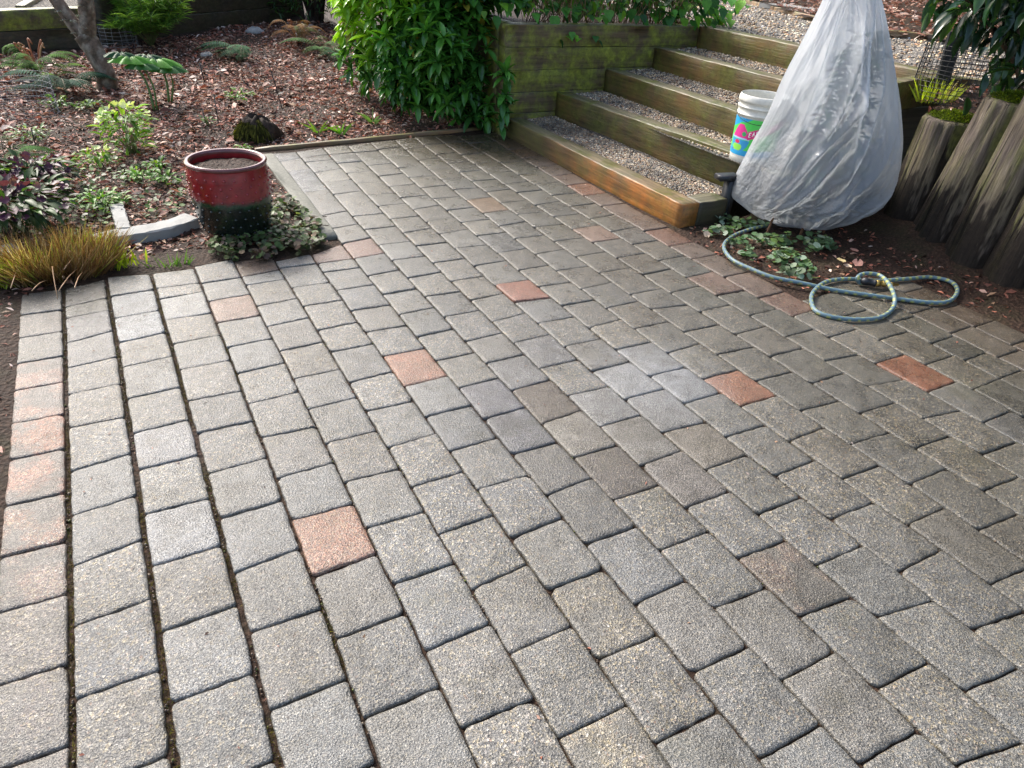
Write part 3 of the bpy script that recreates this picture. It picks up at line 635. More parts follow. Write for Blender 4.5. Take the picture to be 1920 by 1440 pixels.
for i in range(4):
    dens = [8500, 6500, 4500, 3000][i]
    pts = np.column_stack([RNG.uniform(TX[i]+.14, TX[i+1], dens), RNG.uniform(3.17 if i == 0 else 3.0, WY, dens), np.zeros(dens)])
    f = tread_z(i); pts[:, 2] = [f(x, y)+.002+RNG.uniform(-.002, .004) for x, y, _ in pts]
    pebbles(pb, pts, .0055, .011)
tag(pb.build('gravel', M['pebble']), 'loose grey and tan pea gravel filling the step treads', 'gravel', kind='stuff')
pb = MB(); n = 12000
pts = np.column_stack([5.1+6*RNG.random(n)**1.3, RNG.uniform(2.8, 9.5, n), np.zeros(n)]); pts[:, 2] = [land_z(x, y)+.004 for x, y, _ in pts]
pebbles(pb, pts, .008, .016, 2.0)
tag(pb.build('path_gravel', M['pebble']), 'loose pale gravel strewn over the upper path', 'gravel', kind='stuff')
# ------------------------------------------------------------------ other edging, walls, logs
AX = np.array
def seg_box_line(name, pts, w_, z0, z1, mat, side=1, label=None, cat='edging', seed=0, group=None):
    o0 = None
    b = MB()
    for i in range(len(pts)-1): beam(b, pts[i], pts[i+1], w_, z0, z1, 14, .003, .006, side=side, seed=seed+i)
    o = b.build(name, mat, loc=(pts[0][0], pts[0][1], 0)); tag(o, label, cat, group); return o
M['strip'] = mat_plain('aggregate_concrete', (.30, .30, .24), .6, .4, .9, 60, bumpd=.004)
# concrete strip between pot and pavers, thin board along the far edge
seg_box_line('edging_strip', [(.872, 3.62), (.892, 5.33)], .095, -.03, .012, M['strip'], side=-1, label='pale concrete edging strip between the red pot and the bluish pavers', seed=41)
p0 = at(480, 284)[:2]; p1 = at(905, 243)[:2]
seg_box_line('edging_board', [p0, p1], .035, -.03, .022, M['te'], side=1, label='thin orange brown edging board along the far end of the patio', seed=42)
# concrete edging pieces left
def kerb_piece(pts, w_, h, label, seed):
    b = MB(); P = spline(pts, 40); n = len(P); T = np.gradient(P, axis=0); T /= np.linalg.norm(T, axis=1, keepdims=True); Nn = np.column_stack([-T[:, 1], T[:, 0]])
    prof = [(-.5, 0), (-.5, .85), (-.44, 1), (0, 1.01), (.44, 1), (.5, .85), (.5, 0)]
    V = []
    for i in range(n):
        for j, (a, z) in enumerate(prof):
            q = noise.noise(Vector((i*.3+seed, j*.8, 0)))*.008
            V.append((P[i][0]+Nn[i][0]*(a*w_+q), P[i][1]+Nn[i][1]*(a*w_+q), z*h-.02*(z == 0)+q*.6))
    k = len(prof); F = [(i*k+j, (i+1)*k+j, (i+1)*k+j+1, i*k+j+1) for i in range(n-1) for j in range(k-1)]+[tuple(range(k)), tuple((n-1)*k+j for j in range(k))[::-1]]
    b.add(V, F); o = b.build('edging_stone', M['stone'], smooth=False, loc=(P[0][0], P[0][1], 0)); tag(o, label, 'edging stone', 'curved concrete edging stones'); return o
kerb_piece([on_ground(178, 462)[:2], on_ground(235, 452)[:2], on_ground(300, 440)[:2], on_ground(362, 420)[:2]], .12, .042, 'curved pale concrete edging stone lying between the grass tuft and the red pot', 1)
kerb_piece([on_ground(236, 445)[:2], on_ground(228, 418)[:2], on_ground(222, 398)[:2]], .07, .045, 'short pale concrete stub standing across the curved edging stone', 3)
kerb_piece([on_ground(-60, 500)[:2], on_ground(0, 492)[:2], on_ground(40, 484)[:2]], .13, .07, 'pale concrete edging stone at the left side of the grass tuft', 5)

# back-left timber walls
def wall(name, A, B, z0, z1, n, label, mats, seed):
    e = empty(name, (A[0], A[1], z0)); tag(e, label, 'retaining wall', 'timber walls behind the planting bed'); h = (z1-z0)/n
    for i in range(n):
        b = MB(); beam(b, A, B, .15, z0+i*h+.003, z0+(i+1)*h-.003, 36, .006, .012, side=1, seed=seed+i); o = b.build('board', M['td'] if i < n-1 else M['tw'], e)
    return e
wall('timber_wall', (-4.6, 7.1), (.06, 9.2), .0, .545, 3, 'low dark timber wall behind the forked tree with a pale path on top', 0, 60)
wall('timber_wall', (.09, 9.2), (2.75, 11.2), .0, 1.25, 6, 'higher dark mossy timber wall behind the feathery green shrub', 0, 70)
sheet('upper_left_path', [(-5, 7.05), (.1, 9.34), (.1, 16), (-5, 16)], lambda x, y: .52, M['gravel'], .15, amp=.01)
b = MB(); pa = at(28, 14, .54); pb_ = at(62, -6, .54); beam(b, pa, pb_, .09, .50, .56, 10, .003, .008, side=-1, seed=81)
tag(b.build('plank', M['t2'], loc=(pa[0], pa[1], 0)), 'tan plank laid across the pale upper path above the low timber wall', 'plank')

# logs of the palisade
LG = []
CX = [(4.50, 2.50), (4.405, 2.21), (4.335, 1.935), (4.285, 1.665), (4.225, 1.39), (4.17, 1.12), (4.12, .86)]
LT = [(.72, 'shortest log post with a thick green moss cap, beside the plastic bag'), (.90, 'leaning grey log post second from the bag, mossy on top'), (1.0, 'wide cracked grey log post third from the bag, with a knot in its face'),
      (1.02, 'grey log post fourth from the bag, dark and wet at its foot'), (1.03, 'log post at the right edge of the picture, green moss down its side'), (1.04, 'log post nearly out of view at the right edge'), (1.0, None)]
M['log'] = mat_log()
def moss_pad(mb, c, rx, ry, h, n, cols=((.10, .16, .015), (.22, .28, .02), (.06, .09, .01)), blade=.018):
    TV, TF = leaf_t(1, .28, 2, .1, .5)
    a = RNG.uniform(0, 2*math.pi, n); rr = np.sqrt(RNG.random(n))
    x = rr*np.cos(a); y = rr*np.sin(a); z = (1-rr**2)*h
    D = np.column_stack([x*.8+RNG.normal(0, .5, n), y*.8+RNG.normal(0, .5, n), .5+RNG.random(n)])
    s = RNG.uniform(.6, 1.3, n)*blade; Mx = frames(D)*s[:, None, None]
    mb.scatter(TV, TF, Mx, np.array(c)+np.column_stack([x*rx, y*ry, z]), pick(cols, [3, 2, 2], n, .25))
def dome(mb, c, rx, ry, h, col, seg=20, rings=6, amp=.15, seed=0):
    V = []; F = []
    for i in range(rings+1):
        t = i/rings; r = math.cos(t*math.pi/2); z = math.sin(t*math.pi/2)
        for k in range(seg):
            a = 2*math.pi*k/seg; q = 1+amp*noise.noise(Vector((math.cos(a)*2+seed, math.sin(a)*2, t*2)))
            V.append((c[0]+rx*r*q*math.cos(a), c[1]+ry*r*q*math.sin(a), c[2]+h*z*q))
    F = [(i*seg+k, i*seg+(k+1) % seg, (i+1)*seg+(k+1) % seg, (i+1)*seg+k) for i in range(rings) for k in range(seg)]
    mb.add(V, F, col)
for i, ((cx, cy), (h, lab)) in enumerate(zip(CX, LT)):
    if lab is None: continue
    b = MB(); seg = 48; nz = 26; R = [.168, .170, .175, .170, .166, .16, .16][i]
    V = []; cr = [random.uniform(0, 6.28) for _ in range(5)]+[math.pi+random.uniform(-1, 1)]
    cr[0] = math.pi+random.uniform(-.7, .7)
    for j in range(nz+1):
        t = j/nz; z = -.05+(h+.05)*min(1, t*1.02)
        for k in range(seg):
            a = 2*math.pi*k/seg
            r = R*(1.03-.05*t)*(1+.05*noise.noise(Vector((math.cos(a)*1.3+i*5, math.sin(a)*1.3, t*1.2)))+.045*noise.noise(Vector((math.cos(a)*6+i*5, math.sin(a)*6, t*1.0))))
            for q in cr:
                dd = abs((a-q+math.pi+.25*math.sin(t*3+q)*.3) % (2*math.pi)-math.pi); r -= R*.11*math.exp(-(dd/.055)**2)
            if j == nz: r *= .93
            V.append((cx+r*math.cos(a)+.045*(t-.5)*[.1, 1, .6, .3, .2, .1, 0][i], cy+r*math.sin(a)-[0, .10, .05, .04, .03, .02, 0][i]*(t-.3), z+(.012*noise.noise(Vector((a, j, i))) if j == nz else 0)))
    F = [(j*seg+k, j*seg+(k+1) % seg, (j+1)*seg+(k+1) % seg, (j+1)*seg+k) for j in range(nz) for k in range(seg)]+[tuple(nz*seg+k for k in range(seg))]
    b.add(V, F)
    e = empty('log_post', (cx, cy, 0)); tag(e, lab, 'log post', 'log posts of the low palisade wall')
    b.build('log', M['log'], e)
    mb = MB(); tcx, tcy = cx+.022, cy-[0, .07, .035, .028, .02, .014, 0][i]
    dome(mb, (tcx, tcy, h-.012), .135, .135, .035, (.07, .09, .015), seed=i); moss_pad(mb, (tcx, tcy, h), .145, .145, .035, 2600 if i < 3 else 1200)
    # moss hanging over the rim
    mb.build('moss_cap', M['moss'], e)
# soil behind the logs and timbers round it
def pl_z(x, y): return .70+min(.13, max(0, (x-4.5)*.22+(y-2.2)*.12))
sheet('planter_soil', [(4.32, .7), (4.5, 2.62), (5.0, 2.84), (7, 2.6), (7, .5)], pl_z, M['soil'], .05, amp=.03)
seg_box_line('planter_timber', [at(1688, 156, .87)[:2], at(1750, 147, .87)[:2], at(1925, 158, .87)[:2]], .10, .70, .875, M['t2'], side=1, label='weathered timber edging behind the wire cage, beside the upper gravel path', seed=90)
for k, (pts, lab) in enumerate([([(1365, -4), (1450, 18), (1545, 42)], 'thin orange edging board between upper gravel path and red mulch, left of the bag'), ([(1640, 62), (1760, 74), (1925, 98)], 'thin mossy edging board between upper gravel path and red mulch, right of the bag')]):
    q = [at(x, y, .90)[:2] for x, y in pts]; seg_box_line('path_edging', q, .05, .80, .935, M['te'], side=1, label=lab, cat='edging', seed=95+k, group='edging boards of the upper path')
mul = [at(1365, -4, .9)[:2], at(1545, 42, .9)[:2], at(1640, 62, .9)[:2], at(1925, 98, .9)[:2], (14, 2), (30, 6), (30, 40), (10, 40)]
sheet('mulch_bed', mul, lambda x, y: .915+.03*max(0, min(math.hypot(x, y)-9, 8)), M['soil'], .25, amp=.04)

# ------------------------------------------------------------------ dead leaves
def litter(mb, pts, smin, smax, cols, wts, flat=.35):
    n = len(pts); TV, TF = leaf_t(1, .5, 2, .25, .35)
    a = RNG.uniform(0, 2*math.pi, n); D = np.column_stack([np.cos(a), np.sin(a), RNG.normal(0, flat, n)])
    U = np.column_stack([RNG.normal(0, .45, n), RNG.normal(0, .45, n), np.ones(n)])
    s = RNG.uniform(smin, smax, n); Mx = frames(D, U)*np.stack([s*RNG.uniform(.5, 1.2, n), s, s*RNG.uniform(.4, 1.8, n)], 1)[:, None, :]
    mb.scatter(TV, TF, Mx, pts, pick(cols, wts, n, .25))
LC = [(.17, .065, .042), (.33, .13, .085), (.52, .32, .24), (.055, .026, .018), (.68, .54, .45), (.42, .15, .09), (.28, .17, .10)]
LW = [3, 3, 2.6, 2.6, 1.3, 1.6, 1.5]
def bed_points(n, poly, dense=None, inside_ok=False):
    P = np.array([np.array(p)[:2] for p in poly]); out = []
    x0, y0 = P.min(0); x1, y1 = P.max(0)
    while len(out) < n:
        x = RNG.uniform(x0, x1, n*3); y = RNG.uniform(y0, y1, n*3); k = in_poly(x, y, P)&~in_poly(x, y, PX); 
        out += list(zip(x[k], y[k]))
        if not out: break
    out = out[:n]
    return np.array([(x, y, ground_z(x, y)+.004) for x, y in out])
BED = [(-1.6, 3.3), (-.6, 3.35), (.1, 3.75), (.9, 3.6), (.87, 5.45), (2.85, 5.65), (2.9, 10.8), (2.2, 10.7), (.1, 9.1), (-1.2, 8.5)]
lm = MB()
pts = bed_points(120000, BED); dsel = RNG.random(len(pts)) < np.clip(.5+.15*(pts[:, 1]-4), .4, 1); pts = pts[dsel]
clump = np.array([noise.noise(Vector((p[0]*1.6, p[1]*1.6, 9))) for p in pts]); pts = pts[RNG.random(len(pts)) < np.clip(.80+clump*1.2, .15, 1)]
litter(lm, pts, .014, .044, LC, LW)
sel = pts[RNG.random(len(pts)) < .07]; litter(lm, sel+[0, 0, .006], .05, .085, LC, LW, .5)
for p in pts[RNG.random(len(pts)) < .012]:
    a = random.uniform(0, 6.28); l = random.uniform(.04, .22); d = np.array([math.cos(a), math.sin(a), random.gauss(0, .06)]); tube(lm, [p+[0, 0, .008], p+d*l*.5+[0, 0, .012], p+d*l+[0, 0, .008]], random.uniform(.001, .003), 4, random.choice([(.12, .07, .045), (.22, .15, .10), (.05, .03, .02)]))
tag(lm.build('leaf_litter', M['litter']), 'red brown dead leaves covering the planting bed', 'dead leaves', kind='stuff')
pts = bed_points(900, [(-1.2, .4), (line_x(0, 2)-.01, .4), (line_x(0, 3.3)-.01, 3.35), (-1.2, 3.4)]); lq = MB(); litter(lq, pts, .01, .04, LC, LW); tag(lq.build('edge_litter', M['litter']), 'needles and leaf crumbs on the soil along the left edge of the patio', 'dead leaves', kind='stuff')
lm = MB(); pts = bed_points(700, [at(1300, 462), at(1545, 560), at(1640, 510), at(1900, 600), at(1900, 560), at(1680, 470), at(1600, 430), (3.3, 3.05), (3.05, 3.05)])
litter(lm, pts, .02, .05, LC, [2, 2, .6, 3, .25, 1, 1])
tag(lm.build('small_leaf_litter', M['litter']), 'dark wet dead leaves on the soil below the plastic bag', 'dead leaves', kind='stuff')
lm = MB(); n = 9000; m_ = np.array([np.array(p) for p in mul]); xs = RNG.uniform(6.6, 14, n*2); ys = RNG.uniform(3, 16, n*2); k = in_poly(xs, ys, m_); xs, ys = xs[k], ys[k]
pts = np.column_stack([xs, ys, .925+.03*np.clip(np.hypot(xs, ys)-9, 0, 8)]); litter(lm, pts, .04, .10, [(.33, .15, .10), (.50, .32, .24), (.22, .09, .06), (.62, .48, .40), (.12, .06, .04)], [3, 3, 2, 1.3, 1.5])
tag(lm.build('mulch_litter', M['litter']), 'sunlit reddish leaf mulch beyond the upper gravel path', 'mulch', kind='stuff')
lm = MB(); pts = []
for (x, y, i) in [(1190, 180, 1), (1183, 172, 1), (1255, 208, 1), (1270, 155, 2), (1330, 155, 2), (1210, 120, 2), (1275, 90, 3), (1300, 85, 3), (1110, 218, 0), (1075, 222, 0), (1145, 250, 0), (1060, 225, 0), (1345, 240, 1), (1000, 200, 0), (1235, 118, 2), (1210, 155, 1), (1315, 80, 3)]:
    P = at(x, y, tread_z(i)(TX[i]+.3, 4)+.012); pts.append(P)
litter(lm, np.array(pts), .05, .09, [(.45, .26, .16), (.32, .10, .06), (.5, .36, .25)], [1, 1, 1])
P = planter = np.column_stack([RNG.uniform(4.45, 6.2, 1500), RNG.uniform(1.2, 2.75, 1500), np.zeros(1500)]); P[:, 2] = [pl_z(x, y)+.02 for x, y, _ in P]
litter(lm, P, .02, .05, LC, LW)
tag(lm.build('fallen_leaves', M['litter']), 'scattered dry leaves on the gravel treads and behind the logs', 'dead leaves', kind='stuff')

# moss and dirt in the wide joints on the left
jm = MB()
for n_ in (1, 2, 3, 4):
    y = 3.4
    while y > .5:
        if noise.noise(Vector((n_*5, y*2.2, 0))) > (-.15 if n_ < 4 else .2):
            k = random.randint(10, 26); P = np.column_stack([line_x(n_, y)+RNG.normal(0, .004, k), y+RNG.normal(0, .015, k), np.full(k, -.011)])
            TV, TF = leaf_t(1, .35, 1, .1, .3); D = np.column_stack([RNG.normal(0, .6, k), RNG.normal(0, .6, k), np.ones(k)]); s = RNG.uniform(.006, .014, k)
            jm.scatter(TV, TF, frames(D)*s[:, None, None], P, pick([(.16, .14, .02), (.05, .035, .015), (.09, .10, .02), (.10, .06, .03)], [2, 4, 2, 3], k, .2))
        y -= random.uniform(.012, .03)
tag(jm.build('joint_moss', M['moss']), 'moss and crumbs of dirt in the wide joints of the left pavers', 'moss', kind='stuff')

lm = MB(); n = 420; xs = RNG.uniform(-.4, 3.5, n*2); ys = RNG.uniform(.6, 5.4, n*2); k = in_poly(xs, ys, PX); pts = np.column_stack([xs[k], ys[k], np.full(k.sum(), .003)])
wts_ = np.clip(1.6-dist_poly(pts[:, 0], pts[:, 1], PX)*2.2, .25, 1); pts = pts[RNG.random(len(pts)) < wts_]; litter(lm, pts, .004, .016, LC, LW, .1)
tag(lm.build('debris', M['litter']), 'tiny crumbs of leaf and bark scattered over the pavers', 'debris', kind='stuff')
jd = MB(); TVg, TFg = ico(1)
for ln in range(1, 18):
    n = 170; ys = RNG.uniform(.5, 5.3 if ln >= 8 else 3.3, n); P = np.array([(line_x(ln, y)+random.gauss(0, .003), y, -.006+random.uniform(-.002, .004)) for y in ys]); keep = np.array([noise.noise(Vector((ln*3.1, y*3, 0))) > -.1 for y in ys]); P = P[keep]; m2 = len(P); s_ = RNG.uniform(.0015, .004, m2)
    jd.scatter(TVg, TFg, np.eye(3)[None]*s_[:, None, None], P, pick([(.12, .08, .05), (.20, .16, .11), (.05, .032, .02), (.10, .11, .025)], [3, 1, 3, 1.6], m2, .2))
tag(jd.build('joint_grit', M['pebble']), 'grit and soil crumbs caught in the joints between pavers', 'grit', kind='stuff')

# ------------------------------------------------------------------ pot
pc = (at(395, 452)+at(505, 437))/2; pc = np.array([pc[0], pc[1]+.07, 0]); pe = empty('glazed_pot', pc); tag(pe, 'round studded ceramic pot, glazed red above and near black below', 'plant pot')
PH = .405
prof = [(.0, .0), (.125, 0), (.156, .006), (.174, .05), (.193, .13), (.205, .21), (.207, .28), (.206, .33), (.199, .372), (.197, .385), (.203, .393), (.205, .402), (.198, .409), (.186, .408), (.178, .398), (.178, .37), (.180, .34)]
def glaze(z, a):
    q = .012*noise.noise(Vector((math.cos(a)*3, math.sin(a)*3, 1)))+.006*noise.noise(Vector((math.cos(a)*14, math.sin(a)*14, 1)))
    zz = z+q
    if z > .388: return (.16, .05, .045)
    if zz > .222: 
        m_ = .5+.5*noise.noise(Vector((math.cos(a)*4, math.sin(a)*4, z*12))); f_ = min(1, (zz-.222)/.02); return (.02+(.19+.13*m_)*f_, .018+.012*m_-.01*f_, .014+.008*m_)
    if zz > .200: return (.012, .045, .02)
    return (.008+.006*abs(noise.noise(Vector((a*3, z*20, 0)))), .014, .010)
def lathe(mb, prof, c, seg=72, colf=None, dense=1):
    P = []
    for i in range(len(prof)-1):
        for t in np.arange(dense)/dense: P.append((prof[i][0]*(1-t)+prof[i+1][0]*t, prof[i][1]*(1-t)+prof[i+1][1]*t))
    P.append(prof[-1]); V = []; C = []
    for r_, z in P:
        for k in range(seg):
            a = 2*math.pi*k/seg; V.append((c[0]+r_*math.cos(a), c[1]+r_*math.sin(a), c[2]+z)); C.append(colf(z, a) if colf else (1, 1, 1))
    F = [(i*seg+k, i*seg+(k+1) % seg, (i+1)*seg+(k+1) % seg, (i+1)*seg+k) for i in range(len(P)-1) for k in range(seg)]
    mb.add(V, F, np.array(C))
M['glaze'] = mat_col('glazed_ceramic', .22, .6, .3, 26, bumpd=.0015, coat=.4)
b = MB(); lathe(b, prof, pc-[0, 0, .0], 96, glaze, 6)
def prof_r(z):
    for i in range(len(prof)-1):
        if prof[i][1] <= z <= prof[i+1][1]: t = (z-prof[i][1])/(prof[i+1][1]-prof[i][1]+1e-9); return prof[i][0]*(1-t)+prof[i+1][0]*t
    return .2
SV, SF = ico(2)
for r_i, z in enumerate([.05, .095, .14, .185, .235, .272, .309, .346]):
    m_ = 26
    for k in range(m_):
        a = 2*math.pi*(k+.5*(r_i % 2))/m_+random.uniform(-.02, .02); rr = prof_r(z); s = random.uniform(.0058, .0078)
        c_ = np.array([math.cos(a)*rr, math.sin(a)*rr, z+random.uniform(-.003, .003)]); g_ = np.array(glaze(z, a)); b.add(SV*s*[1, 1, 1]+pc+c_, SF, np.clip(g_*1.15+.004, 0, 1))
b.build('pot_body', M['glaze'], pe)
b = MB(); V = [(pc[0], pc[1], .372)]; seg = 40
for rr in (.06, .12, .180):
    for k in range(seg): a = 2*math.pi*k/seg; V.append((pc[0]+rr*math.cos(a), pc[1]+rr*math.sin(a), .372+.012*noise.noise(Vector((rr*30*math.cos(a), rr*30*math.sin(a), 3)))-.01*(rr > .15)))
F = [(0, 1+k, 1+(k+1) % seg) for k in range(seg)]+[(1+i*seg+k, 1+(i+1)*seg+k, 1+(i+1)*seg+(k+1) % seg, 1+i*seg+(k+1) % seg) for i in range(2) for k in range(seg)]
b.add(V, F); b.build('soil', M['soil'], pe)

# ------------------------------------------------------------------ black path light
bp = at(1354, 409)
le = empty('path_light', (bp[0], bp[1], 0)); tag(le, 'low black metal path light with a short flat arm, at the foot of the steps', 'path light')
zt = z_over(bp, 1362, 330)
b = MB(); box(b, (bp[0], bp[1], zt/2-.02), (.062, .062, zt+.0), rad(10), bev=.004); b.build('post', M['metal'], le)
b = MB(); box(b, (bp[0]-.034, bp[1]+.010, zt+.0), (.145, .080, .034), rad(-10), bev=.004); b.build('arm', M['metal'], le)

# ------------------------------------------------------------------ bucket
BZ = .335
bc = at(1424, 300, BZ); bR = .152
tp = at(1427, 181, BZ+.375)
bc = np.array([(bc[0]*.3+tp[0]*.7), (bc[1]*.3+tp[1]*.7), 0]); BZ = z_over(bc, 1420, 303)
be = empty('bucket', (bc[0], bc[1], BZ)); tag(be, 'dirty white plastic bucket with a bright green, blue and pink printed wrapper', 'bucket')
BH = z_over(bc, 1427, 176)-BZ
k_ = BH/.37
bprof = [(0, 0), (.125, 0), (.130, .004), (.134, .06), (.1415, .22), (.1435, .262), (.150, .264), (.150, .270), (.1445, .272), (.1455, .300), (.152, .302), (.152, .308), (.146, .310), (.1475, .330), (.155, .332), (.155, .352), (.150, .366), (.146, .370), (.143, .366), (.1425, .34), (.136, .12), (.128, .012), (0, .010)]
bprof = [(a*1.04, z*k_) for a, z in bprof]
M['plastic'] = mat_col('dirty_white_plastic', .4, .5, .16, 22, trans=.12, tint=(1, 1, .95))
b = MB(); lathe(b, bprof, (bc[0], bc[1], BZ), 64, lambda z, a: (.78, .77, .70), 2); b.build('bucket_body', M['plastic'], be)
# wrapper: printed fields coloured per small face on the cylinder
toc = math.atan2(-bc[1], -bc[0])
def art(u, v):     # u: angle from the camera side (radians, + = right in the picture), v 0..1 up
    # background: green with blue cloudy fields at the top left and the bottom
    n_ = noise.noise(Vector((u*3.0, v*3.5, 2.2)))
    c = (.10, .72, .12)
    if v > .84+.2*(u+.9)+.06*n_ or v < .16+.05*n_: c = (.03, .38, .72)
    if .05 < v < .42 and abs(math.hypot((u+.75)/.55, (v-.46)/.38)) < 1: c = (.05, .36, .68)
    if .12 < v < .30 and math.hypot((u+.80)/.28, (v-.22)/.12) < 1: c = (.30, .78, .10)
    # pale band, pink triangular cap above it
    if .44 < v < .50 and -1.3 < u < -.2: c = (.42, .62, .90)
    if .48 < v < .84 and abs(u+.72) < .48*(1-(v-.48)/.40)**.75+.03: 
        c = (.80, .05, .30) if n_ < .25 else (.88, .16, .42)
        if math.hypot((u+.52)/.11, (v-.585)/.06) < 1: c = (.05, .45, .16)
    # slanting pink banner with white lettering
    s = (u+.32)*.9; t = v-(.50+.24*(u+.32))
    if u > -.34 and abs(t-.06) < .115: c = (.78, .05, .24)
    # small red blossom on the bowl
    if math.hypot((u+.82)/.15, (v-.355)/.05) < 1: c = (.72, .03, .10)
    if math.hypot((u+1.05)/.05, (v-.13)/.03) < 1: c = (.22, .04, .38)
    return c
b = MB(); nu, nv = 220, 70; V = []; C = []
for j in range(nv+1):
    v = j/nv; z = (.045+.205*v)*k_; r_ = None
    for i_ in range(len(bprof)-1):
        if bprof[i_][1] <= z <= bprof[i_+1][1] and bprof[i_][0] > .12: t = (z-bprof[i_][1])/(bprof[i_+1][1]-bprof[i_][1]+1e-9); r_ = bprof[i_][0]*(1-t)+bprof[i_+1][0]*t; break
    r_ = (r_ or .14)+.0012
    for i in range(nu+1):
        u_ = -2.0+4.0*i/nu; a = toc+u_; V.append((bc[0]+r_*math.cos(a), bc[1]+r_*math.sin(a), BZ+z)); C.append(art(u_, v))
F = [(j*(nu+1)+i, j*(nu+1)+i+1, (j+1)*(nu+1)+i+1, (j+1)*(nu+1)+i) for j in range(nv) for i in range(nu)]
b.add(V, F, np.array(C)); M['print'] = mat_col('printed_wrapper', .35, .5, .08, 10); b.build('wrapper', M['print'], be)
# white letters on the banner (strokes following the cylinder)
b = MB()
def lett(u0, v0, strokes, s=.105, shear=.24):
    for (x1, y1), (x2, y2) in strokes:
        P = []
        for t in np.linspace(0, 1, 5):
            x = x1+(x2-x1)*t; y = y1+(y2-y1)*t; u_ = u0+x*s; v = v0+y*.11+shear*(u_-u0)*1.0
            a = toc+u_; z = (.045+.205*v)*k_; r_ = .1475; P.append((bc[0]+r_*math.cos(a), bc[1]+r_*math.sin(a), BZ+z))
        tube(b, P, .0024, 6, (.95, .93, .9))
E_ = [((0, 0), (0, 1)), ((0, 1), (.7, 1)), ((0, .5), (.55, .5)), ((0, 0), (.7, 0))]; A_ = [((0, 0), (.4, 1)), ((.4, 1), (.8, 0)), ((.15, .4), (.65, .4))]; S_ = [((.7, 1), (0, .9)), ((0, .9), (0, .55)), ((0, .55), (.7, .45)), ((.7, .45), (.7, .1)), ((.7, .1), (0, 0))]
R_ = [((0, 0), (0, 1)), ((0, 1), (.6, .9)), ((.6, .9), (.6, .55)), ((.6, .55), (0, .5)), ((.1, .5), (.7, 0))]
lett(-.27, .53, E_); lett(-.13, .565, A_); lett(.02, .60, S_); lett(.15, .63, R_)
b.build('lettering', M['print'], be)
b = MB(); P = []
for t in np.linspace(0, math.pi, 26):
    a = toc-1.5+3.0*t/math.pi; r_ = .158+.01*math.sin(t); P.append((bc[0]+r_*math.cos(a), bc[1]+r_*math.sin(a), BZ+(.285-.055*math.sin(t))*k_))
tube(b, P, .002, 6); b.build('handle', M['wire'], be)

# ------------------------------------------------------------------ hose
HP = [(1475, 408), (1440, 421), (1400, 432), (1372, 444), (1357, 462), (1372, 486), (1410, 505), (1450, 520), (1500, 530), (1560, 543), (1620, 552), (1680, 560), (1740, 567), (1778, 565), (1795, 547), (1784, 529), (1745, 520), (1700, 523), (1660, 526), (1625, 526), (1590, 523), (1550, 528), (1527, 545), (1521, 563), (1530, 583), (1560, 594), (1605, 599), (1650, 595), (1674, 578), (1677, 556), (1665, 530), (1648, 516), (1622, 513), (1608, 520), (1612, 530), (1622, 531)]
Z = [0]*len(HP)
W3 = []
for i, (x, y) in enumerate(HP):
    z = .014+(.012 if i < 9 else .002)
    if i in (21, 22): z = .022
    if i in (30, 31, 32): z = .055
    if i == 29: z = .046
    if i == 33: z = .045
    if i in (20, 19): z = .018
    W3.append(at(x, y, z))
P = spline(W3, 640)
ds = np.concatenate([[0], np.cumsum(np.linalg.norm(np.diff(P, axis=0), axis=1))])
def hcol(i, k):
    s = ds[i]
    for ph, kk in ((0, 0), (.5, 5)):
        if ((s/.048+ph+(k-kk)*.05) % 1) < .36 and (k-kk) % 10 in (0, 1, 2): return (.40, .42, .12)
    return (.11, .18, .215)
he = empty('garden_hose', P[60]); tag(he, 'blue garden hose with yellow flecks, looped on the patio and running under the plastic bag', 'hose')
M['rubber'] = mat_col('woven_hose', .45, .5, .25, 90)
b = MB(); tube(b, P, .0112, 10, colf=hcol); b.build('hose', M['rubber'], he)
A = at(1614, 526, .030); B = at(1642, 531, .030); C_ = at(1685, 534, .026)
b = MB(); tube(b, [A+(B-A)*t for t in (0, .1, .12, .5, .52, .85, .88, 1)], [.014, .014, .0195, .0195, .017, .017, .0195, .0195], 16); b.build('coupling', M['metal'], he)
M['brass'] = mat_plain('brass', (.62, .42, .13), .35, .5, .25, 60, metallic=.9)
b = MB(); tube(b, [B+(C_-B)*t for t in (-.02, .12, .13, .3, .31, .42, .45, .6, .62, .74, .75, .98, 1)], [.019, .019, .014, .013, .017, .017, .011, .0095, .013, .013, .008, .0065, .0045], 14); b.build('nozzle', M['brass'], he)

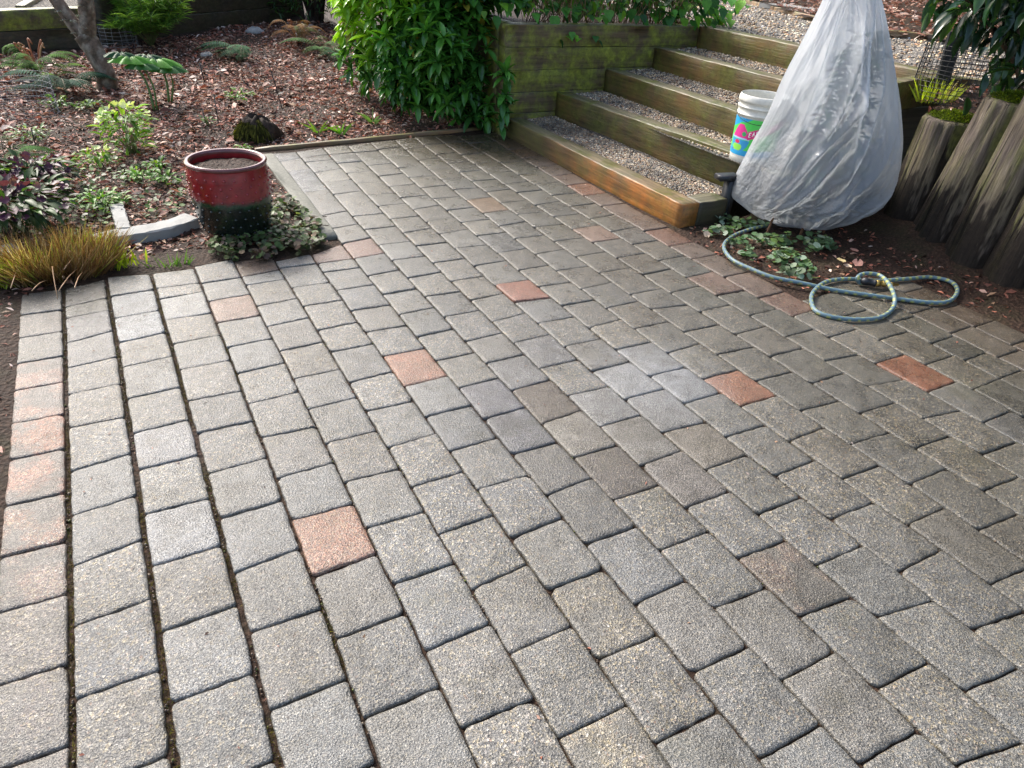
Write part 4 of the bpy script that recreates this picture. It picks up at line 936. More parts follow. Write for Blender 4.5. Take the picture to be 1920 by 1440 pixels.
# ------------------------------------------------------------------ plastic bag with the plant it covers
def mat_bag():
    m, t = newmat('translucent_plastic'); nd = N(t); c = nd.coords()
    w1 = nd('TexNoise', {'Vector': c, 'Scale': 6.0, 'Detail': 2}).outputs[1]
    v2 = nd('TexVoronoi', {'Vector': nd.mix(.10, c, w1), 'Scale': 26.0}, feature='SMOOTH_F1'); v3 = nd('TexVoronoi', {'Vector': nd.mix(.08, c, w1), 'Scale': 60.0})
    n1 = nd.noise(nd.coords((22, 22, 3.0)), 1, 4, .6); n2 = nd.noise(c, 90, 3, .7)
    z = nd('SeparateXYZ', {0: c}).outputs[2]
    low = nd('MapRange', {0: z, 1: .80, 2: .15}).outputs[0]
    h = nd.math('ADD', nd.math('MULTIPLY', v2.outputs['Distance'], nd.math('ADD', nd.math('MULTIPLY', low, .7), .06)), nd.math('MULTIPLY', v3.outputs['Distance'], nd.math('MULTIPLY', low, .35)))
    h = nd.math('ADD', h, nd.math('MULTIPLY', n1, .5))
    bp = nd.bump(h, .8, .018)
    p = nd('BsdfPrincipled', {'Base Color': (.58, .61, .64, 1), 'Roughness': .24, 'Specular IOR Level': .9, 'Normal': bp})
    tr = nd('BsdfTranslucent', {'Color': (.90, .93, .96, 1), 'Normal': bp}); tp_ = nd('BsdfTransparent', {'Color': (.93, .95, .97, 1)})
    m1 = nd('MixShader', {0: .50}); t.links.new(p.outputs[0], m1.inputs[1]); t.links.new(tr.outputs[0], m1.inputs[2])
    fr = nd('LayerWeight', {'Blend': .35}).outputs['Facing']
    op = nd.math('SUBTRACT', nd.math('ADD', .34, nd.math('MULTIPLY', low, .24)), nd.math('MULTIPLY', fr, .25), True)
    m2 = nd('MixShader', {0: op}); t.links.new(m1.outputs[0], m2.inputs[1]); t.links.new(tp_.outputs[0], m2.inputs[2])
    o = nd('OutputMaterial'); t.links.new(m2.outputs[0], o.inputs[0]); return m
M['bag'] = mat_bag()
BASE = at(1535, 445); BASE = np.array([3.90, 2.78, 0])
# silhouette measured in the picture: (left x, left y, right x, right y)
SIL = [(1600, -130, 1612, -130), (1592, -112, 1622, -110), (1574, -75, 1634, -70), (1552, -20, 1644, -20), (1535, 20, 1655, 30), (1503, 85, 1666, 90), (1470, 150, 1680, 165), (1437, 225, 1686, 215), (1412, 270, 1688, 260), (1385, 325, 1681, 305), (1373, 358, 1672, 340), (1376, 372, 1664, 358), (1392, 386, 1650, 376)]
fw2 = np.array([_f[0], _f[1], 0]); fw2 /= np.linalg.norm(fw2); rt2 = np.array([_r0[0], _r0[1], 0])
rings = []
for (lx, ly, rx, ry) in SIL:
    A = at_depth(lx, ly, BASE); B = at_depth(rx, ry, BASE); rings.append((A, B))
bot = at_depth(1500, 421, BASE)
seg = 300; nr = 190; V = []
RA = np.array([np.concatenate(q) for q in rings]); RS = spline(RA, nr)
def ridge(x, y, z): return 1-min(1, abs(noise.noise(Vector((x, y, z))))*2.6)
FOLD = [(3.6, .035, .10, -.3), (4.25, .055, .12, -.7), (4.75, .085, .11, -1.3), (5.15, .080, .10, -1.9), (5.45, .060, .09, -1.0), (5.8, .055, .10, -.25), (4.55, .045, .09, .35), (.6, .04, .2, 0), (2.2, .04, .2, 0)]
for i in range(nr):
    t = i/(nr-1); A = RS[i][:3]; B = RS[i][3:]; c = (A+B)/2; ax = (B-A)/2; hw = np.linalg.norm(ax); dep = hw*.66
    env = min(1, hw/.12)
    for k in range(seg):
        a = 2*math.pi*k/seg; ca, sa = math.cos(a), math.sin(a); e_ = 1-.65*abs(ca)**3
        q = 0.0
        for (f0, am, wd, tw) in FOLD:      # long pleats running down from the tie
            dd = (a-f0-tw*(t-.25)+.12*math.sin(t*5+f0*3)+math.pi) % (2*math.pi)-math.pi
            q += am*math.exp(-abs(dd/(wd*(.55+.8*t)))**1.1)*(1-.8*max(0, (t-.45)/.55))*(1 if f0 > 3 else .5)
        a2 = a+1.7*t; x_ = math.cos(a2)*1.9; y_ = math.sin(a2)*1.9
        q += .060*ridge(x_*.9, y_*.9, t*2.2)*(.5+.5*t)-.03
        q += .022*ridge(x_*2.6+t*1.4, y_*2.6, t*3.0+4)-.010
        q += .015*ridge(x_*5, y_*5+t*3, t*10+9)*(.1+.9*t)
        q += .013*ridge(x_*10, y_*10, t*24)*max(0, (t-.45)/.55)
        q *= 1.5*e_*env
        V.append(c+ax*ca*(1+q*.35/max(hw, .05)*.5)+fw2*sa*(dep+q))
F = [(i*seg+k, (i+1)*seg+k, (i+1)*seg+(k+1) % seg, i*seg+(k+1) % seg) for i in range(nr-1) for k in range(seg)]
# closed, sagging bottom
last = np.array(V[-seg:]); cen = last.mean(0); cen = np.array([cen[0], cen[1], bot[2]])
nb = 26; base_i = (nr-1)*seg
bott = []
for j in range(1, nb):
    t = j/nb
    for k in range(seg):
        p = last[k]; q = p+(cen-p)*t; q = q.copy(); sag = math.sin(min(1, t*1.15)*math.pi/2); q[2] = p[2]*(1-sag)+bot[2]*sag
        q[2] += .010*noise.noise(Vector((q[0]*14, q[1]*14, 4)))*(1 if t < .9 else .3)
        q += (p-cen)*.10*math.sin(math.pi*t)*(1-t)*np.array([1, 1, 0]); bott.append(q)
V = np.vstack([V, bott]); 
for j in range(nb-1):
    o0 = base_i if j == 0 else nr*seg+(j-1)*seg; o1 = nr*seg+j*seg
    F += [(o0+k, o1+k, o1+(k+1) % seg, o0+(k+1) % seg) for k in range(seg)]
b = MB(); b.add(V, F)
bg_e = empty('plastic_bag', (BASE[0], BASE[1], 0)); tag(bg_e, 'big crumpled translucent plastic bag tied over a shrub at the foot of the log wall', 'plastic bag')
b.build('bag', M['bag'], bg_e)
b = MB(); kt = (RS[6][:3]+RS[6][3:])/2; P = [kt+np.array([.035*math.cos(a), .035*math.sin(a), .004*math.sin(3*a)]) for a in np.linspace(0, 6.4, 24)]; tube(b, P, .004, 6, (.3, .3, .3)); b.build('tie', M['stem'], bg_e)

def leaf_on_dirs(mb, P, D, L_, W_, cols, wts, n=3, fold=.25, droop=.25, var=.2, lvar=.25, U=None, prof=None):
    TV, TF = leaf_t(1, 1, n, fold, droop, prof); k = len(P); l = L_*(1+RNG.normal(0, lvar, k)); 
    Mx = frames(D, U)*np.stack([W_*(l/L_), l, l], 1)[:, None, :]
    mb.scatter(TV, TF, Mx, P, pick(cols, wts, k, var))
# covered shrub
ce = empty('covered_shrub', (BASE[0], BASE[1], 0)); tag(ce, 'green shrub inside the plastic bag, its thin stems coming out of the soil below', 'shrub')
b = MB()
for (x, y) in ((1436, 440), (1545, 432), (1500, 440), (1590, 425)):
    p = at(x, y, .01); tgt = BASE+np.array([random.uniform(-.12, .12), random.uniform(-.1, .1), random.uniform(.8, 1.0)])
    mid = (p+tgt)/2+[0, 0, -.1]; tube(b, spline([p-[0, 0, .03], p*.7+mid*.3+[0, 0, .05], mid, tgt], 20), np.linspace(.009, .004, 20), 7, (.16, .08, .04), rough=.1)
b.build('stems', M['bark'], ce)
b = MB(); n = 420; a = RNG.uniform(0, 6.28, n); zz = RNG.uniform(.30, 1.15, n); rr = (.30-.22*(zz-.3)/.85)*np.sqrt(RNG.random(n))*.95
P = np.column_stack([BASE[0]+rr*np.cos(a)-.02, BASE[1]+rr*np.sin(a)+.04, zz]); D = np.column_stack([np.cos(a), np.sin(a), RNG.normal(.1, .5, n)])
P = BASE+(P-BASE)*[.62, .62, 1]; leaf_on_dirs(b, P, D, .085, .035, [(.03, .08, .02), (.06, .14, .03), (.10, .05, .05)], [3, 2, 1.6]); b.build('foliage', M['leaf'], ce)

# ------------------------------------------------------------------ vegetation
def stalk(mb, P, r0, r1, col, n=12, seg=6): tube(mb, spline(P, n), np.linspace(r0, r1, n), seg, col)
# big broad-leaved evergreen in the middle
bc3 = np.array([2.74, 6.66, .60]); bush = empty('evergreen_shrub', (bc3[0], bc3[1], 0)); tag(bush, 'large dense glossy evergreen shrub overhanging the far end of the patio', 'shrub')
b = MB()
for k in range(26):
    a = random.uniform(0, 6.28); p = bc3*[1, 1, 0]+[random.uniform(-.12, .12), random.uniform(-.12, .12), .0]; e_ = bc3+[math.cos(a)*random.uniform(.3, .8), math.sin(a)*random.uniform(.3, .7), random.uniform(-.2, .6)]
    stalk(b, [p, p*.6+e_*.4+[0, 0, .15], e_], .014, .005, (.07, .045, .03))
b.build('branches', M['bark'], bush)
b = MB()
def rosettes(mb, C, Nrm, L_, W_, per, cols_fn, droop=.14):
    allP = []; allD = []; col = []
    for c, nn in zip(C, Nrm):
        nn = nn/np.linalg.norm(nn); t1 = np.cross(nn, [.3, .2, .9]); t1 /= np.linalg.norm(t1)+1e-6; t2 = np.cross(nn, t1); a0 = random.uniform(0, 6.28); cc = cols_fn(c)
        for k in range(per):
            a = a0+2*math.pi*k/per+random.uniform(-.2, .2); up_ = random.uniform(.0, .45) if k % 3 else random.uniform(.5, 1.2)
            d = t1*math.cos(a)+t2*math.sin(a)+nn*up_; allP.append(c+nn*.0); allD.append(d); col.append(np.clip(np.array(cc)*random.uniform(.75, 1.3), 0, 1))
    P = np.array(allP); D = np.array(allD); k = len(P); TV, TF = leaf_t(1, 1, 4, .22, droop); l = L_*RNG.uniform(.45, 1.2, k)
    Mx = frames(D)*np.stack([W_*l/L_, l, l], 1)[:, None, :]; mb.scatter(TV, TF, Mx, P, np.array(col))
C = []; NR = []
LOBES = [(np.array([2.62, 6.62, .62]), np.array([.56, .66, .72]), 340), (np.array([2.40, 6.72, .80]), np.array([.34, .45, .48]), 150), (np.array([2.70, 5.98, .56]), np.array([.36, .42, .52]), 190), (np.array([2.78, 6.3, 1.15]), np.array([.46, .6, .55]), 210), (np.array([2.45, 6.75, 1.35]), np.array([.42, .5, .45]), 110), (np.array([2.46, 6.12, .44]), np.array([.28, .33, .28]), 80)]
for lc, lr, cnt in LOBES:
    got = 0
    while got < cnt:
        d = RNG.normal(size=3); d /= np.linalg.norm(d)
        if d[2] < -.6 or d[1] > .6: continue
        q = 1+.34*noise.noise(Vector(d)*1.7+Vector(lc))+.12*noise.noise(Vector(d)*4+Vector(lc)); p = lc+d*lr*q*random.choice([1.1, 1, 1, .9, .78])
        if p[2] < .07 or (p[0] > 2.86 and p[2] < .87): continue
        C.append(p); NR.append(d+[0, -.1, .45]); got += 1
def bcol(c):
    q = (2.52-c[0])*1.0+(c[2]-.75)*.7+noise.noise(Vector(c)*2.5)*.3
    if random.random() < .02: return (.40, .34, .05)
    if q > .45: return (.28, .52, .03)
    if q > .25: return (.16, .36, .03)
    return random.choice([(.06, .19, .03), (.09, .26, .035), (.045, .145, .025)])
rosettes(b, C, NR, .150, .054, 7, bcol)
# low skirt of drooping sprays at the front
C = []; NR = []
for k in range(150):
    x = RNG.uniform(2.15, 2.93); y = 6.15-.6*(x-1.95)/1.05+RNG.uniform(-.08, .25); z = RNG.uniform(.06, .60)+.25*abs(x-2.6)*(x < 2.6); y = min(y, 5.33) if x > 2.9 else y
    C.append(np.array([x, y, z])); NR.append(np.array([random.uniform(-.5, .5), -1, .4]))
rosettes(b, C, NR, .135, .050, 7, lambda c: random.choice([(.07, .22, .035), (.10, .28, .04), (.05, .16, .03)]))
b.build('foliage', M['gloss'], bush)

# climber on top of the wall
iv = empty('climbing_plant', (3.9, 5.75, .85)); tag(iv, 'heart-leaved climber with dry brown stems spilling over the top of the timber wall', 'climber')
b = MB(); n = 1300; x = RNG.uniform(2.75, 5.3, n); y = RNG.uniform(5.42, 6.1, n); z = .93+RNG.random(n)**1.2*.45+(y-5.5)*.25; P = np.column_stack([x, y, z])
HV, HF = leaf_t(1, 1, 4, .18, .25, lambda t: [.55, 1.0, .85, .45, .05][int(round(t*4))])
k2 = 60; P2 = np.column_stack([RNG.uniform(4.85, 5.35, k2), RNG.uniform(5.15, 5.5, k2), RNG.uniform(.90, 1.2, k2)]); P3 = np.array([at_plane(x_, y_, (0, 5.36, 0), np.array([0, 1, 0])) for x_, y_ in ((1062, 68), (1075, 66), (1085, 72), (1072, 60), (1116, 68), (1050, 74), (1122, 76))])
P = np.vstack([P, P2, P3]); k = len(P); D = np.column_stack([RNG.normal(0, .6, k), -np.abs(RNG.normal(.7, .4, k)), RNG.normal(-.5, .4, k)]); l = RNG.uniform(.06, .125, k); l[-7:] = .075
Mx = frames(D)*np.stack([l*.85, l, l], 1)[:, None, :]; b.scatter(HV, HF, Mx, P, pick([(.05, .17, .03), (.09, .27, .035), (.03, .10, .03), (.16, .36, .03)], [3, 3, 2, 1.4], k, .2)); b.build('foliage', M['leaf'], iv)
b = MB()
for _ in range(330):
    x_ = random.uniform(3.3, 5.1); y_ = random.uniform(5.55, 5.85); p = np.array([x_, y_, .84]); q = p+[random.uniform(-.2, .2), random.uniform(-.15, .1), random.uniform(.25, .5)]
    stalk(b, [p, (p+q)/2+[random.uniform(-.05, .05), -.04, 0], q], .003, .002, random.choice([(.26, .15, .08), (.14, .08, .045), (.36, .25, .15)]), 6, 4)
b.build('dry_stems', M['stem'], iv)
sheet('wall_top_soil', [(2.95, 5.45), (5.1, 5.45), (6.5, 12), (2.95, 12)], lambda x, y: .845, M['soil'], .1, amp=.02)

def fern(px, py, label, nf, Lf, cols, w8, spread=(0, 6.28), rise=.5, rust=0, name='fern', group='ferns in the planting bed'):
    g_ = on_ground(px, py); e = empty(name, g_); tag(e, label, 'fern', group); b = MB(); sb = MB()
    for k in range(nf):
        a = random.uniform(*spread); l = Lf*random.uniform(.7, 1.15); d = np.array([math.cos(a), math.sin(a), 0]); rs = rise*random.uniform(.6, 1.3)
        P = spline([g_, g_+d*l*.35+[0, 0, l*rs*.8], g_+d*l*.7+[0, 0, l*rs*.85], g_+d*l+[0, 0, l*rs*.45]], 26)
        tube(sb, P, np.linspace(.003, .0012, 26), 4, (.14, .10, .04))
        T = np.gradient(P, axis=0); T /= np.linalg.norm(T, axis=1, keepdims=True); cc = pick(cols, w8, 1, .15)[0]; PP = []; DD = []; LL = []
        for i in range(3, 26):
            s = np.cross(T[i], [0, 0, 1]); s /= np.linalg.norm(s)+1e-6; ww = math.sin(math.pi*(i/26)**.75)*.17*l/.5*.5+.006
            for sg in (-1, 1): PP.append(P[i]); DD.append(s*sg+T[i]*.35+[0, 0, -.15]); LL.append(ww)
        TV, TF = leaf_t(1, .24, 2, .1, .2); Mx = frames(np.array(DD))*np.array(LL)[:, None, None]
        b.scatter(TV, TF, Mx, np.array(PP), jit(cc, .15, len(PP)))
    b.build('fronds', M['fern'], e); sb.build('stalks', M['stem'], e)
    if rust:
        rb = MB()
        for k in range(rust):
            a = random.uniform(0, 6.28); h = random.uniform(.16, .28); d = np.array([math.cos(a)*.07, math.sin(a)*.07, 0])
            P = spline([g_+d*.3, g_+d+[0, 0, h*.7], g_+d*1.6+[0, 0, h], g_+d*1.2+[.02, 0, h*.9], g_+d*1.4+[0.02, 0, h*.85]], 18); tube(rb, P, np.linspace(.008, .005, 18), 6, random.choice([(.45, .18, .07), (.36, .13, .05), (.55, .28, .14)]), rough=.3)
        part_label(rb.build('fiddleheads', M['stem'], e), 'curled rusty orange young fronds')
    return e
fern(120, 172, 'blue green fern in the wire guard left of the tree', 16, .42, [(.05, .115, .07), (.035, .08, .045)], [1, 1], rise=.35)
fern(70, 140, 'light green fern with rusty curled fiddleheads at the left edge', 14, .40, [(.07, .16, .022), (.045, .11, .02)], [1, 1], rise=.5, rust=9)
fern(462, 108, 'low blue green fern with flat fronds on the red leaves', 10, .50, [(.05, .12, .065), (.07, .15, .07)], [1, 1], spread=(2.4, 4.6), rise=.3)
fern(560, 80, 'half withered fern with brown fronds below the dark trunk', 16, .42, [(.22, .11, .04), (.09, .12, .03), (.16, .08, .04)], [2, 1, 1], rise=.6, rust=3)
fern(612, 100, 'pale green fern with long fronds left of the evergreen shrub', 10, .5, [(.13, .19, .08), (.07, .14, .04)], [1, 1], rise=.35)
fern(15, 322, 'dark green fern at the left edge above the purple hellebore', 12, .32, [(.06, .15, .03), (.04, .10, .02)], [1, 1], rise=.5)
fern(100, 150, 'small yellow green fern behind the fiddleheads', 9, .3, [(.14, .26, .04)], [1], rise=.4)
fern(640, 115, 'small dark fern tucked under the lime leaves of the shrub', 8, .35, [(.05, .12, .05)], [1], rise=.35)

def tuft(name, px, py, label, cat, n, h, cols, wts, spread=.05, lean=.5, width=.006, group=None, mat='grass', nseg=5, ell=(1, 1), bend=.4, dirf=None, part='blades'):
    g_ = on_ground(px, py) if not isinstance(px, np.ndarray) else px; e = empty(name, g_); tag(e, label, cat, group); b = MB(); C = pick(cols, wts, n, .2)
    for k in range(n):
        a = random.uniform(0, 6.28); r_ = math.sqrt(random.random())*spread; base = g_+[r_*math.cos(a)*ell[0], r_*math.sin(a)*ell[1], -.003]
        out = np.array([math.cos(a), math.sin(a), 0])*lean*random.uniform(.2, 1.2)*(r_/spread*.7+.3)+np.array([random.gauss(0, .24), random.gauss(0, .24), 1])
        if dirf: out = dirf(out, base)
        out /= np.linalg.norm(out); hh = h*random.uniform(.5, 1.15); s = np.cross(out, [math.cos(a+1.3), math.sin(a+1.3), .1]); s /= np.linalg.norm(s)
        V = []
        for i in range(nseg+1):
            t = i/nseg; p = base+out*hh*t+np.array([out[0], out[1], -.35])*hh*bend*t*t; w_ = width*(1-t**1.6)*.5+.0004; V += [p-s*w_, p+s*w_]
        b.add(V, [(2*i, 2*i+1, 2*i+3, 2*i+2) for i in range(nseg)], C[k])
    b.build(part, M[mat], e); return e
gt = tuft('grass_tuft', 105, 512, 'big tuft of brown and yellow grass growing over the left corner of the patio', 'grass tuft', 2600, .20, [(.22, .11, .045), (.32, .20, .11), (.11, .06, .03), (.26, .28, .05), (.11, .15, .03), (.52, .40, .27)], [4.4, 3.4, 3.4, .9, 1.0, 1.3], spread=.22, lean=.7, width=.0036, ell=(1.15, .62), bend=.12)
for (x, y, nn, hh) in ((215, 500, 46, .12), (238, 500, 18, .09), (40, 525, 160, .14), (12, 535, 120, .12), (190, 480, 60, .13)):
    g_ = on_ground(x, y); b = MB()
    for k in range(nn):
        base = g_+[random.gauss(0, .03), random.gauss(0, .02), 0]; d = np.array([random.gauss(0, .35), random.gauss(0, .35), 1]); d /= np.linalg.norm(d); s = np.cross(d, [random.random(), random.random(), 0]); s /= np.linalg.norm(s); h_ = hh*random.uniform(.5, 1.1)
        w_ = .006; V = [base-s*w_*.4, base+s*w_*.4, base+d*h_*.6-s*w_, base+d*h_*.6+s*w_, base+d*h_]; b.add(V, [(0, 1, 3, 2), (2, 3, 4)], jit((.40, .48, .03), .2))
    part_label(b.build('new_blades', M['grass'], gt), 'bright yellow green new shoots at the edge of the tuft')
b = MB()
for (x1, y1, x2, y2) in ((98, 500, 108, 560), (120, 505, 155, 470), (110, 545, 150, 500), (140, 540, 155, 510), (60, 545, 90, 525), (20, 540, 50, 470), (130, 470, 165, 500), (85, 480, 60, 520)):
    p = at(x1, y1, .10); q = at(x2, y2, .03); stalk(b, [p, (p+q)/2+[0, 0, .01], q], .0025, .0015, (.58, .36, .20), 5, 4)
b.build('straw', M['stem'], gt)
tuft('yellow_grass', at(1752, 190, pl_z(4.7, 2.3)+.01), 0, 'bright yellow grass tuft sprouting inside the wire cage', 'grass tuft', 110, .15, [(.50, .58, .04), (.34, .44, .05), (.5, .40, .12)], [3, 2, 1], spread=.11, lean=.6, width=.010, ell=(1.3, .8), bend=.1)
tuft('strap_leaf_plant', 640, 252, 'bright green strap-leaved bulb shoots right of the mossy stump', 'plant', 16, .15, [(.16, .34, .03), (.10, .25, .03)], [1, 1], spread=.03, lean=.8, width=.016, bend=.5)
tuft('strap_leaf_plant', 598, 248, 'flat yellow green strap-leaved plant beside the bulb shoots, nearer the stump', 'plant', 12, .15, [(.22, .36, .05), (.12, .26, .04)], [1, 1], spread=.03, lean=1.6, width=.02, bend=.5)
tuft('strap_leaf_plant', 700, 232, 'single clump of broad green strap leaves under the evergreen shrub', 'plant', 7, .16, [(.16, .28, .08), (.10, .20, .04)], [1, 1], spread=.02, lean=1.8, width=.03, bend=.5)
tuft('grass_sprig', 318, 500, 'few green grass blades at the edge of the pavers between tuft and pot', 'grass', 26, .09, [(.12, .26, .03)], [1], spread=.07, lean=.6, width=.007, ell=(1.6, .5))
# stump with moss
sp = on_ground(487, 258); e = empty('mossy_stump', sp); tag(e, 'low rotten tree stump shaggy with moss, behind the red pot', 'stump')
b = MB(); dome(b, sp-[0, 0, .03], .17, .11, .17, (.045, .028, .018), 28, 9, .5, 3); b.build('wood', M['bark'], e)
b = MB(); n = 1500; a = RNG.uniform(1.2, 5.4, n); t = RNG.uniform(.15, 1, n); P = np.column_stack([sp[0]+.175*np.cos(a)*np.cos(t*1.5)-.02, sp[1]+.115*np.sin(a)*np.cos(t*1.5), sp[2]-.02+.165*np.sin(t*1.5)]); D = np.column_stack([np.cos(a)*.6, np.sin(a)*.6, -.9+RNG.normal(0, .4, n)])
leaf_on_dirs(b, P, D, .04, .008, [(.09, .09, .02), (.16, .15, .03), (.05, .05, .015)], [2, 1.5, 2], 2); b.build('moss', M['moss'], e)

# forked tree
tb = on_ground(198, 168); te = empty('forked_tree', tb); tag(te, 'small tree with a lichen covered forked trunk growing in the bed', 'tree')
b = MB()
def tpt(x, y, dz=0): return at_depth(x, y, tb)
def barkc(i, k):
    q = noise.noise(Vector((i*.25, k*.5, 3))); return (.30, .25, .19) if q > .1 else ((.20, .14, .10) if q > -.15 else (.12, .085, .055))
trunk = spline([tb+[0, 0, -.06], tpt(201, 158), tpt(192, 125), tpt(172, 88), tpt(158, 66)], 30); tube(b, trunk, np.interp(np.linspace(0, 1, 30), [0, .12, .5, 1], [.118, .092, .078, .088]), 18, rough=.05, colf=barkc)
tube(b, spline([tpt(164, 74), tpt(142, 50), tpt(118, 18), tpt(95, -15), tpt(60, -60), tpt(30, -120)], 26), np.linspace(.062, .04, 26), 14, rough=.05, colf=barkc)
tube(b, spline([tpt(163, 74), tpt(164, 40), tpt(160, 0), tpt(152, -45), tpt(160, -120), tpt(175, -200)], 26), np.linspace(.072, .045, 26), 14, rough=.05, colf=barkc)

for (x, y) in ((146, 40), (158, 30), (166, 52), (150, 62), (120, 22), (175, 95), (160, 12), (130, 38)):
    c = tpt(x, y)-fw2*.07; moss_pad(b, c, .03, .03, .01, 60, ((.40, .42, .30), (.25, .28, .10), (.5, .5, .42)), .012)
b.build('trunk', M['bark'], te)
# palmate plants
for (x, y, lx, ly, s, lab) in ((290, 207, 243, 108, .20, 'left of two umbrella-leaved plants, its dark leaf tilted away'), (317, 192, 292, 112, .24, 'right of two umbrella-leaved plants with a wide bright green leaf')):
    g_ = on_ground(x, y); e = empty('umbrella_leaf_plant', g_); tag(e, lab, 'plant', 'umbrella-leaved plants by the tree')
    top = at_depth(lx, ly, g_); b = MB(); stalk(b, [g_, g_*.5+top*.5+[.03, 0, .02], top], .011, .006, (.12, .20, .05), 12, 7)
    sec = at_depth(lx+22, ly+14, g_); stalk(b, [g_+[.02, 0, 0], g_*.5+sec*.5+[.04, 0, .02], sec], .009, .005, (.12, .20, .05), 10, 7); b.build('stem', M['stem'], e)
    b = MB()
    for (t, ss, cc) in ((top, s, (.13, .36, .03)), (sec, s*.8, (.05, .16, .03)), (top+[-.06, .04, .02], s*.75, (.03, .10, .03))):
        lobes = 8; V = [t]; m_ = 6
        rings_ = 3; nn = lobes*m_
        for rr in range(1, rings_+1):
            for k in range(nn):
                a = 2*math.pi*k/nn; lob = abs(math.sin(a*lobes/2)); rad_ = ss*(rr/rings_)*(.68+.32*lob)*(.5 if rr < 3 else .5); V.append(t+[rad_*2*math.cos(a)*.9, rad_*2*math.sin(a)*.55, -.30*rad_*2*(rr/rings_)**1.3*.9+.02*lob-.25*rad_*math.cos(a)*.3])
        F = [(0, 1+k, 1+(k+1) % nn) for k in range(nn)]+[(1+r_*nn+k, 1+(r_+1)*nn+k, 1+(r_+1)*nn+(k+1) % nn, 1+r_*nn+(k+1) % nn) for r_ in range(rings_-1) for k in range(nn)]
        b.add(V, F, cc)
    b.build('leaves', M['leaf'], e)
def leafy(name, px, py, label, cat, n, rx, ry, h, L_, W_, cols, wts, group=None, stems=10, mat='leaf', fold=.25, droop=.3, flowers=None, z0=.3, prof=None):
    g_ = on_ground(px, py) if not isinstance(px, np.ndarray) else px; e = empty(name, g_); tag(e, label, cat, group)
    u = RNG.normal(size=(n, 3)); u /= np.linalg.norm(u, axis=1, keepdims=True); rr = RNG.random(n)**.45; P = g_+np.column_stack([u[:, 0]*rr*rx, u[:, 1]*rr*ry, h*(z0+(1-z0)*(.5+.5*u[:, 2]*rr))]); D = np.column_stack([u[:, 0], u[:, 1], RNG.normal(.15, .4, n)])
    b = MB(); leaf_on_dirs(b, P, D, L_, W_, cols, wts, 3, fold, droop, prof=prof); fb = b; b = MB()
    for k in range(stems):
        q = P[random.randrange(n)]; stalk(b, [g_+[random.gauss(0, rx*.15), random.gauss(0, ry*.15), -.01], (g_+q)/2+[0, 0, .02], q], .003, .002, (.14, .16, .05), 6, 4)
    b.build('stems', M['stem'], e)
    if flowers:
        b = fb; nf, fc = flowers; TV, TF = round_leaf(8, .5)
        u = RNG.normal(size=(nf, 3)); u /= np.linalg.norm(u, axis=1, keepdims=True); P = g_+np.column_stack([u[:, 0]*rx, u[:, 1]*ry, h*(.65+.35*np.abs(u[:, 2]))]); s = RNG.uniform(.03, .05, nf)
        b.scatter(TV, TF, frames(u+[0, -.5, -.4])*s[:, None, None], P, pick(fc, [1]*len(fc), nf, .12))
    fb.build('foliage', M[mat], e)
    return e
leafy('hellebore', 248, 288, 'hellebore with clusters of pale greenish yellow flowers in the middle of the bed', 'hellebore', 150, .17, .13, .34, .07, .022, [(.16, .32, .03), (.26, .42, .05), (.10, .22, .03)], [2, 2, 1], 'hellebores in the bed', 24, flowers=(60, [(.62, .68, .36), (.72, .74, .5), (.5, .62, .2)]), z0=.05)
leafy('hellebore', 190, 318, 'low pale-flowered hellebore shoots left of the big flowering clump', 'hellebore', 60, .14, .1, .14, .05, .02, [(.2, .34, .05), (.10, .22, .03)], [1, 1], 'hellebores in the bed', 8, flowers=(16, [(.62, .66, .4)]), z0=.1)
leafy('hellebore', 30, 440, 'hellebore with drooping dark purple flowers at the left edge', 'hellebore', 330, .30, .30, .26, .085, .035, [(.05, .10, .025), (.035, .07, .02), (.07, .03, .045), (.10, .20, .03)], [3, 3, 2, 1], 'hellebores in the bed', 30, flowers=(120, [(.075, .02, .05), (.11, .03, .07), (.16, .08, .10)]))
leafy('hellebore', 72, 360, 'second dark purple hellebore behind the grass tuft', 'hellebore', 220, .22, .2, .20, .07, .03, [(.05, .10, .025), (.035, .07, .02), (.07, .03, .045), (.12, .22, .04)], [3, 3, 2, 1], 'hellebores in the bed', 20, flowers=(60, [(.075, .02, .05), (.12, .04, .08)]))
low = 'low green plants around the pot'
for (x, y, rx, h, n, lab) in ((190, 392, .16, .10, 170, 'low mound of small green leaves above the curved edging stone'), (262, 345, .11, .11, 90, 'small leafy plant halfway between pale hellebore and red pot'), (312, 345, .08, .08, 60, 'small bright green plant just left of the pot rim'), (298, 322, .07, .07, 40, 'small seedling plant behind the pot, farthest of the low green plants'), (60, 262, .16, .09, 80, 'sprawling pale green plant on the leaves near the wire guards'), (170, 205, .12, .07, 60, 'low pale green plant in front of the tree trunk'), (455, 285, .06, .05, 40, 'tiny bright seedling clump by the concrete strip'), (450, 190, .14, .10, 60, 'wispy low plant among the thin black stakes'), (390, 235, .07, .07, 18, 'small pale plant at the foot of a thin stake'), (110, 208, .10, .12, 50, 'small yellow-leaved plant in front of the left fern')):
    leafy('low_plant', x, y, lab, 'plant', n, rx, rx*.8, h, .035, .018, [(.12, .28, .03), (.07, .17, .03), (.20, .32, .06)] if x not in (60, 170) else [(.25, .34, .2), (.16, .26, .10), (.2, .3, .1)], [2, 2, 1], low, 6, z0=.1)
